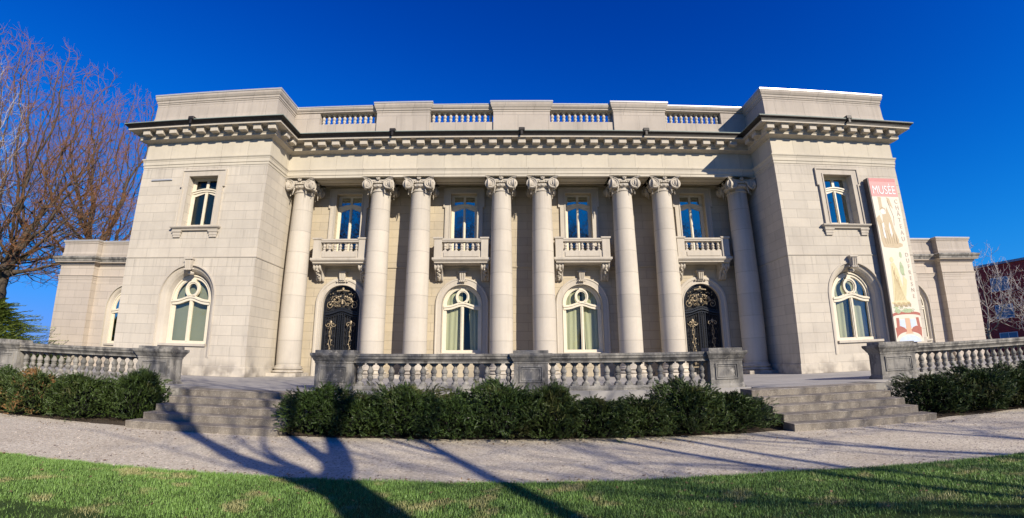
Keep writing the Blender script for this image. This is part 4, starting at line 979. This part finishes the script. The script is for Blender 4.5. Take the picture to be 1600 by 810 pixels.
# trees
def tree_mesh(seed, H, r0, fork, spread, levels, name, mat, nlimb=5, lean=(0, 0), twigr=.012, up=.25, kids=(5, 6, 6, 5), drop=.0, twob=.05, env=None, t0=.72, taper=.35):
    rs = np.random.RandomState(seed); segs = []
    def branch(p, d, L, r, lev):
        n = max(3, int(6-lev)) if lev else 8
        pts = [p.copy()]; rad = [r]; q = p.copy(); dd = d.copy()
        for i in range(n):
            wob_ = rs.normal(size=3)*(twob if lev == 0 else .15)
            dd = dd+wob_; dd[2] += up*(.10 if lev else .02)*(1 if lev < 3 else .5)-drop*.1*(lev >= 3); dd /= np.linalg.norm(dd)
            q = q+dd*L/n
            if env and lev:
                e_ = (q-env[0])/env[1]; k_ = np.linalg.norm(e_)
                if k_ > 1:
                    if lev >= 3 and i > 0: break
                    dd = dd-e_/k_*.55; dd /= np.linalg.norm(dd); q = pts[-1]+dd*L/n*.6
            pts.append(q.copy()); rad.append(max(twigr*.5, r*(1-.62*(i+1)/n)) if lev else r*(1-taper*(i+1)/n))
        n = len(pts)-1
        segs.append((pts, rad, lev))
        if lev >= levels: return
        k = nlimb if lev == 0 else kids[min(lev-1, len(kids)-1)]
        for j in range(k):
            t = rs.uniform(t0, 1) if lev == 0 else rs.uniform(.5 if lev < 3 else .3, 1.0)
            if j == 0: t = 1.
            f = t*n; i0 = min(int(f), n-1); fr_ = f-i0; pp = pts[i0]*(1-fr_)+pts[i0+1]*fr_; rr = rad[i0]*(1-fr_)+rad[i0+1]*fr_
            base = pts[i0+1]-pts[i0]; base /= np.linalg.norm(base)
            az = 2*PI*(j+rs.uniform(-.3, .3))/k; 
            if lev == 0: nd = np.array([math.cos(az)*spread, math.sin(az)*spread, 1.0])
            else:
                o = rs.normal(size=3); o -= base*o.dot(base); o /= np.linalg.norm(o); nd = base+o*rs.uniform(.45, .95)*(1 if j else .35)
            nd /= np.linalg.norm(nd)
            l2 = ((H-fork)*.52 if lev == 0 else L*rs.uniform(.48, .72)); branch(pp, nd, l2*(1.12 if 0 < lev < 3 else 1), max(twigr, rr*(rs.uniform(.5, .72) if j else .85)), lev+1)
    branch(np.zeros(3), np.array([lean[0], lean[1], 1.])/np.linalg.norm([lean[0], lean[1], 1.]), fork, r0, 0)
    V = []; F = []; A = []
    for pts, rad, lev in segs:
        n = 10 if lev == 0 else 7 if lev == 1 else 5 if lev == 2 else 3; b = len(V)
        for i, p in enumerate(pts):
            t = pts[min(i+1, len(pts)-1)]-pts[max(i-1, 0)]; t = t/np.linalg.norm(t); u = np.cross(t, [.3, .9, .1]); u /= np.linalg.norm(u); w2 = np.cross(t, u)
            for k in range(n):
                a = 2*PI*k/n; rr = rad[i]*(1+(.12*math.sin(3*a+i) if lev == 0 else 0))*(1.35 if lev == 0 and i == 0 else 1); V.append(p+(u*math.cos(a)+w2*math.sin(a))*rr); A.append(min(1, max(0, (lev-2)/(levels-2))) if levels > 2 else 0)
        for i in range(len(pts)-1):
            for k in range(n): F.append((b+i*n+k, b+i*n+(k+1) % n, b+(i+1)*n+(k+1) % n, b+(i+1)*n+k))
    V = np.array(V); me = npmesh(name, V, F, mat, A)
    me.polygons.foreach_set('use_smooth', [True]*len(F)); return me, segs
def tree(loc, label, group, cat='tree', name='bare_tree', rz=0., sc_=1., split=True, **kw):
    root = empty(name, loc, label, cat, group); root.rotation_euler = (0, 0, rz); root.scale = (sc_,)*3
    mat = kw['mat']; me, _ = tree_mesh(name='crown', **kw)
    # separate the trunk from the crown: the trunk is the first tube, 9 rings of 10
    nv = 90; nf = 80
    co = np.empty(len(me.vertices)*3, np.float32); me.vertices.foreach_get('co', co); co = co.reshape(-1, 3)
    fi = np.empty(len(me.polygons)*4, np.int32); me.loops.foreach_get('vertex_index', fi); fi = fi.reshape(-1, 4)
    th = np.empty(len(co), np.float32); me.attributes['thin'].data.foreach_get('value', th)
    a = npmesh('trunk', co[:nv], fi[:nf], mat, th[:nv]); b = npmesh('crown', co[nv:], fi[nf:]-nv, mat, th[nv:])
    for m_, nm in ((a, 'trunk'), (b, 'crown')):
        m_.polygons.foreach_set('use_smooth', [True]*len(m_.polygons)); o = bpy.data.objects.new(nm, m_); col.objects.link(o); o.parent = root
    bpy.data.meshes.remove(me); return root
g = 'bare trees beyond the wing'
def crown_tree(loc, label, group, seed, fork, trunk_dir, envs, npts, mat, step=.55, kill=1.0, tip=.013, tiplen=.75, zmin=6., rmax=1., twigs=3, tip_up=.5):
    """limbs grow towards points scattered through the crown, so that they divide evenly up to its outline"""
    rs = np.random.RandomState(seed); root = empty('bare_tree', loc, label, 'tree', group)
    A = []
    while len(A) < npts:
        c, r = envs[rs.randint(len(envs))]; q = rs.uniform(-1, 1, 3); k = np.linalg.norm(q)
        if k > 1 or rs.rand() > .35+.65*k: continue
        lump = 1-.10*noise.noise(Vector(q)*3.1+Vector((seed, 0, 0)))*2
        p = np.array(c)+q*np.array(r)*lump
        if p[2] > zmin+rs.uniform(0, 2): A.append(p)
    A = np.array(A); td = np.array(trunk_dir, float); td /= np.linalg.norm(td)
    P = [np.zeros(3)]; par = [-1]; D = [td]
    n0 = int(fork/step)
    for i in range(n0): P.append(P[-1]+td*step+rs.normal(size=3)*.02); par.append(i); D.append(td)
    X = np.array(P); near = np.argmin(((A[:, None]-X[None])**2).sum(2), 1); dist = np.linalg.norm(A-X[near], axis=1)
    for it in range(170):
        ok = dist > kill; A = A[ok]; near = near[ok]; dist = dist[ok]
        if len(A) < 5: break
        lim = dist < max(5., np.percentile(dist, 20)); vec = (A-X[near])/dist[:, None]
        acc = np.zeros((len(P), 3)); np.add.at(acc, near[lim], vec[lim]); act = np.unique(near[lim]); new = []
        for j in act:
            v = acc[j]; l = np.linalg.norm(v)
            if l < 1e-4: continue
            v = v/l+D[j]*.5+rs.normal(size=3)*.19+np.array([0, 0, .05]); v /= np.linalg.norm(v); q = P[j]+v*step
            P.append(q); par.append(int(j)); D.append(v); new.append(q)
        if not new: break
        N_ = np.array(new); base = len(P)-len(new); X = np.array(P); dn = np.maximum(0, (A**2).sum(1)[:, None]+(N_**2).sum(1)[None]-2*A@N_.T); k = dn.argmin(1); dd = np.sqrt(dn[np.arange(len(A)), k])
        m_ = dd < dist-1e-6; near[m_] = base+k[m_]; dist[m_] = dd[m_]
    n = len(P); kids = [[] for _ in range(n)]
    for i in range(1, n): kids[par[i]].append(i)
    rad = [0.]*n
    for i in range(n-1, -1, -1): rad[i] = tip if not kids[i] else sum(rad[k]**1.9 for k in kids[i])**(1/1.9)
    sc_r = min(1., rmax/rad[0]); rad = [max(tip, r*(sc_r if r > .1 else 1)) for r in rad]
    V = []; F = []; T = []; split = [0, 0]
    def tube(pts, rr, n_, th):
        b0 = len(V)
        for i, p in enumerate(pts):
            t = pts[min(i+1, len(pts)-1)]-pts[max(i-1, 0)]; t = t/(np.linalg.norm(t)+1e-9); u = np.cross(t, [.31, .9, .13]); u /= np.linalg.norm(u); w2 = np.cross(t, u)
            for k in range(n_): a_ = 2*PI*k/n_; V.append(p+(u*math.cos(a_)+w2*math.sin(a_))*rr[i]); T.append(th[i])
        for i in range(len(pts)-1):
            for k in range(n_): F.append((b0+i*n_+k, b0+i*n_+(k+1) % n_, b0+(i+1)*n_+(k+1) % n_, b0+(i+1)*n_+k))
    def thin(r): return min(1., max(0., 1-(r-tip)/.022))
    trunk = list(range(n0+1)); tr_ = [rad[i]*(1.25 if i == 0 else 1.) for i in trunk]; tube([P[i] for i in trunk], tr_, 12, [0]*len(trunk)); split = [len(V), len(F)]
    starts = [(n0, k) for k in kids[n0]]+[(i, k) for i in range(n0) for k in kids[i] if k > n0]
    while starts:
        a0, k = starts.pop(); path = [a0, k]
        while kids[path[-1]]:
            ks = sorted(kids[path[-1]], key=lambda q: -rad[q]); starts += [(path[-1], q) for q in ks[1:]]; path.append(ks[0])
        rr = [min(rad[a0], rad[k]*1.15)]+[rad[i] for i in path[1:]]; m_ = rad[k]
        tube([P[i] for i in path], rr, 9 if m_ > .25 else 6 if m_ > .08 else 4 if m_ > .035 else 3, [thin(r) for r in rr])
    for i in range(n0+2, n):
        if rad[i] < tip*4.5:
            for q in range(twigs if not kids[i] else 1):
                v = D[i]*.8+rs.normal(size=3)*.55+np.array([0, 0, tip_up]); v /= np.linalg.norm(v); l = tiplen*rs.uniform(.5, 1.25); v2 = v+rs.normal(size=3)*.25+np.array([0, 0, .15])
                tube([P[i], P[i]+v*l*.5, P[i]+(v+v2)*l*.5], [tip*.85, tip*.7, tip*.4], 3, [1, 1, 1])
    V = np.array(V); F = np.array(F, np.int32); T = np.array(T)
    for nm, m_ in (('trunk', npmesh('trunk', V[:split[0]], F[:split[1]], mat, T[:split[0]])), ('crown', npmesh('crown', V[split[0]:], F[split[1]:]-split[0], mat, T[split[0]:]))):
        m_.polygons.foreach_set('use_smooth', [True]*len(m_.polygons)); o = bpy.data.objects.new(nm, m_); col.objects.link(o); o.parent = root
    return root
crown_tree((-41.4, 12, 0), 'largest bare tree, its thick trunk at the picture edge and limbs reaching towards the house', g, 5, 5.6, (-.10, 0, 1), [((-4.5, 0, 16), (12, 10, 13.5)), ((2.5, 0, 11.5), (8.5, 7, 7.5))], 14000, M['bark'], step=.42, kill=.58, tip=.0125, tiplen=.62, zmin=6.5, rmax=1.25)
crown_tree((-39.6, 19, 0), 'bare tree rising directly behind the low wing, reddish twigs', g, 12, 7.5, (.03, 0, 1), [((-1.4, 0, 16), (8.6, 7.5, 11.6))], 10000, M['bark'], step=.42, kill=.58, tip=.0125, tiplen=.62, zmin=8, rmax=.8)
crown_tree((-42.5, 3, 0), 'pale twigged tree sweeping in from the picture edge', g, 23, 6, (.05, 0, 1), [((.5, 0, 13.5), (8.8, 6, 9.8))], 4200, M['palebark'], step=.45, kill=.65, zmin=6, rmax=.4, tip=.0085, tiplen=.9, twigs=2)
g2 = 'small bare trees before the apartment block'
crown_tree((38.6, 14, 0), 'small pale bare tree beside the wing corner', g2, 31, 1.8, (0, 0, 1), [((-.3, 0, 5.8), (3.4, 3, 4.0))], 600, M['palebark'], step=.28, kill=.5, tip=.011, tiplen=.45, zmin=1.8, rmax=.15, twigs=2)
crown_tree((40.3, 10, 0), 'small pale bare tree spreading across the red wall and cut by the picture edge', g2, 37, 1.4, (0, 0, 1), [((0, 0, 4.2), (4.6, 3, 3.2))], 420, M['palebark'], step=.28, kill=.5, tip=.012, tiplen=.5, zmin=1.4, rmax=.16, twigs=2)
# evergreen behind the side balustrade
sp_ = empty('spruce_tree', (-26.8, .9, 0), 'feathery evergreen tree behind the balustrade at the wing corner', 'evergreen')
V = []; F = []; rs2 = np.random.RandomState(8)
for i in range(900):
    z = rs2.uniform(.75, 3.3); rr = (4.1-z)*1.0*rs2.uniform(.5, 1.15); a = rs2.uniform(0, 2*PI); d = np.array([math.cos(a), math.sin(a), rs2.uniform(-.1, .45)]); st = np.array([0, 0, z])+d*rr*.45; L = rr*.62
    side = np.cross(d, [0, 0, 1.]); side /= np.linalg.norm(side)
    for k in range(16):
        t = (k+.5)/16; p = st+d*L*t-np.array([0, 0, 1])*.15*t*t*L
        for s in (-1, 1):
            l = .20*(1-.5*t)*rs2.uniform(.7, 1.2); dd = side*s*.7+d*.7+np.array([0, 0, rs2.uniform(-.2, .5)]); wv = d*.02+np.array([0, 0, .015]); b = len(V); V += [p-wv, p+dd*l*.6-wv, p+dd*l, p+dd*l*.5+wv]; F.append((b, b+1, b+2, b+3))
o = bpy.data.objects.new('foliage', npmesh('foliage', V, F, M['spruce'])); col.objects.link(o); o.parent = sp_
mb = MB(); mb.lathe([(.16, 0), (.12, 1.2), (.05, 2.8), (.01, 3.4)], n=8); o = mb.build('trunk', M['bark'], None); o.parent = sp_; sp_.scale = (1.15, 1.15, 1.1)
# low evergreen clumps against the wing, just over the handrail
for i, (x, y, k, s_, lb) in enumerate([(-22.9, 1.2, 0, 1.0, 'low evergreen bush showing over the handrail at the wing window'), (-25.0, .5, 2, 1.05, 'low evergreen bush showing over the handrail at the wing corner')]):
    q = shrub(x, y, k, i*2., (1.2, 1.2, s_), lb, None); q.name = 'evergreen_bush'; q.location.z = .75
# trees behind the viewpoint, whose shadows cross lawn, path and steps
g3 = 'bare trees behind the viewpoint'
tree((4.5, -22.0, 0), 'bare tree with thick trunk whose shadow crosses the lawn towards the steps', g3, seed=41, H=15, r0=.52, fork=6.6, t0=.93, taper=.45, spread=.8, levels=4, mat=M['bark'], nlimb=4, twigr=.02, kids=(4, 4, 3), up=.3, twob=.01)
tree((5.6, -24.0, 0), 'bare tree with slender leaning trunk whose shadow falls across the middle of the lawn', g3, seed=43, H=17, r0=.26, fork=11.5, t0=.8, taper=.75, spread=.4, levels=4, mat=M['bark'], nlimb=4, twigr=.02, kids=(4, 4, 3), up=.3, lean=(.33, .0), twob=.01)
tree((9.5, -22.0, 0), 'thin bare sapling whose straight shadow streaks the path', g3, seed=47, H=15, r0=.10, fork=9.5, spread=.5, levels=4, mat=M['bark'], nlimb=4, twigr=.015, kids=(4, 3, 3), up=.2, lean=(.2, 0), twob=.008)
tree((9.9, -24.0, 0), 'thin bare leaning sapling whose shadow reaches the banner side steps', g3, seed=53, H=16, r0=.10, fork=10.5, spread=.5, levels=4, mat=M['bark'], nlimb=4, twigr=.015, kids=(4, 3, 3), up=.2, lean=(.38, 0), twob=.008)
t_ = tree((-26, -42, 0), 'broad bare tree far behind the viewpoint, mirrored in the window panes', g3, seed=61, H=26, r0=.5, fork=8, spread=.6, levels=5, mat=M['bark'], nlimb=6, twigr=.03, kids=(5, 5, 4, 3), up=.3)
for x_, y_, k_ in ((-13, -47, 1.05), (2, -62, 1.25), (33, -52, 1.0), (20, -66, 1.2)):
    q = copy_tree(t_); q.location = (x_, y_, 0); q.rotation_euler.z = x_; q.scale = (k_,)*3; q['label'] = 'one of the bare trees far behind the viewpoint, mirrored in the window panes'
t_['label'] = 'one of the bare trees far behind the viewpoint, mirrored in the window panes'
tree((17.5, -27, 0), 'bare tree whose branch shadows streak the far end of the path', g3, seed=59, H=17, r0=.3, fork=6.5, spread=.8, levels=4, mat=M['bark'], nlimb=5, twigr=.02, kids=(4, 4, 3), up=.2)

# ------------------------------------------------------------------ grass blades, leaf litter
def blades(n, x0, x1, ya, yb, h, seed):
    rs = np.random.RandomState(seed); x = rs.uniform(x0, x1, n); t = rs.rand(n)**1.3
    ey = np.array([edge_y(a) for a in np.linspace(x0, x1, 400)]); ye = np.interp(x, np.linspace(x0, x1, 400), ey)+rs.normal(size=n)*.02
    y = ye-t*(yb-ya); hh = h*rs.uniform(.5, 1.15, n)*np.array([.55+.9*(.5+.5*noise.noise(Vector((a_*1.3, b_*1.9, 2.)))) for a_, b_ in zip(x, y)]); az = rs.uniform(0, 2*PI, n); ln = rs.uniform(.1, .8, n)
    wx, wy = np.cos(az)*.0035, np.sin(az)*.0035; lx, ly = np.cos(az+1.3)*hh*ln, np.sin(az+1.3)*hh*ln; z = np.full(n, .012)
    V = np.stack([np.stack([x-wx, y-wy, z], 1), np.stack([x+wx, y+wy, z], 1), np.stack([x+lx, y+ly, z+hh], 1)], 1).reshape(-1, 3)
    return V
V = np.concatenate([blades(150000, -9.5, 8.5, 0, 1.9, .042, 1), blades(40000, -22, 20, 0, 2.6, .05, 2), blades(30000, -9, 8, 1.2, 6.5, .045, 5)])
F = np.arange(len(V), dtype=np.int32).reshape(-1, 3)
o = bpy.data.objects.new('grass', npmesh('grass', V, F, M['grass'])); col.objects.link(o); props(o, 'short lawn grass with paler dry patches beside the gravel path', 'grass', kind='stuff')
V = []; F = []
rs3 = np.random.RandomState(12)
def lit_y(x): return edge_y(x)-rs3.uniform(0, 1.8) if rs3.rand() < .3 else None
for i in range(1500):
    x = rs3.uniform(-11, 10); y = (edge_y(x)+abs(rs3.normal())*.18) if rs3.rand() < .45 else (-9.0-abs(rs3.normal())*.22 if rs3.rand() < .8 else rs3.uniform(-12, -9))
    yl = lit_y(x); zl = .012
    if yl is not None: y, zl = yl, .045
    a = rs3.uniform(0, 6.28); l = rs3.uniform(.012, .032); u = np.array([math.cos(a), math.sin(a), rs3.uniform(-.1, .4)])*l; v = np.array([-math.sin(a), math.cos(a), rs3.uniform(-.2, .3)])*l*.5; p = np.array([x, y, zl])
    b = len(V); V += [p-u, p-v, p+u, p+v]; F.append((b, b+1, b+2, b+3))
o = bpy.data.objects.new('leaf_litter', npmesh('leaf_litter', V, F, leaf_mat('dry_leaves', (.12, .07, .03), (.34, .22, .10)))); col.objects.link(o); props(o, 'scattered dry leaves and crumbs along the gravel edges', 'leaf litter', kind='stuff')

rs4 = np.random.RandomState(5); V = []; F = []
oct_ = np.array([[1, 0, 0], [0, 1, 0], [-1, 0, 0], [0, -1, 0], [0, 0, 1]], float); of = [(0, 1, 4), (1, 2, 4), (2, 3, 4), (3, 0, 4)]
for i in range(26000):
    x = rs4.uniform(-13, 12); y = rs4.uniform(-12.1, -8.6)
    if y < edge_y(x)+.01: continue
    r = abs(rs4.normal())*.006+.005; a = rs4.uniform(0, 6.28); c_, s_ = math.cos(a), math.sin(a); q = oct_*np.array([r*rs4.uniform(.8, 1.5), r, r*rs4.uniform(.4, .9)])
    b = len(V); V += [(x+p[0]*c_-p[1]*s_, y+p[0]*s_+p[1]*c_, p[2]) for p in q]; F += [(b+f[0], b+f[1], b+f[2]) for f in of]
o = bpy.data.objects.new('gravel', npmesh('gravel', V, F, leaf_mat('loose_gravel', (.26, .22, .17), (.74, .65, .52)))); col.objects.link(o); props(o, 'loose pebbles lying on the rolled gravel path', 'gravel', kind='stuff')
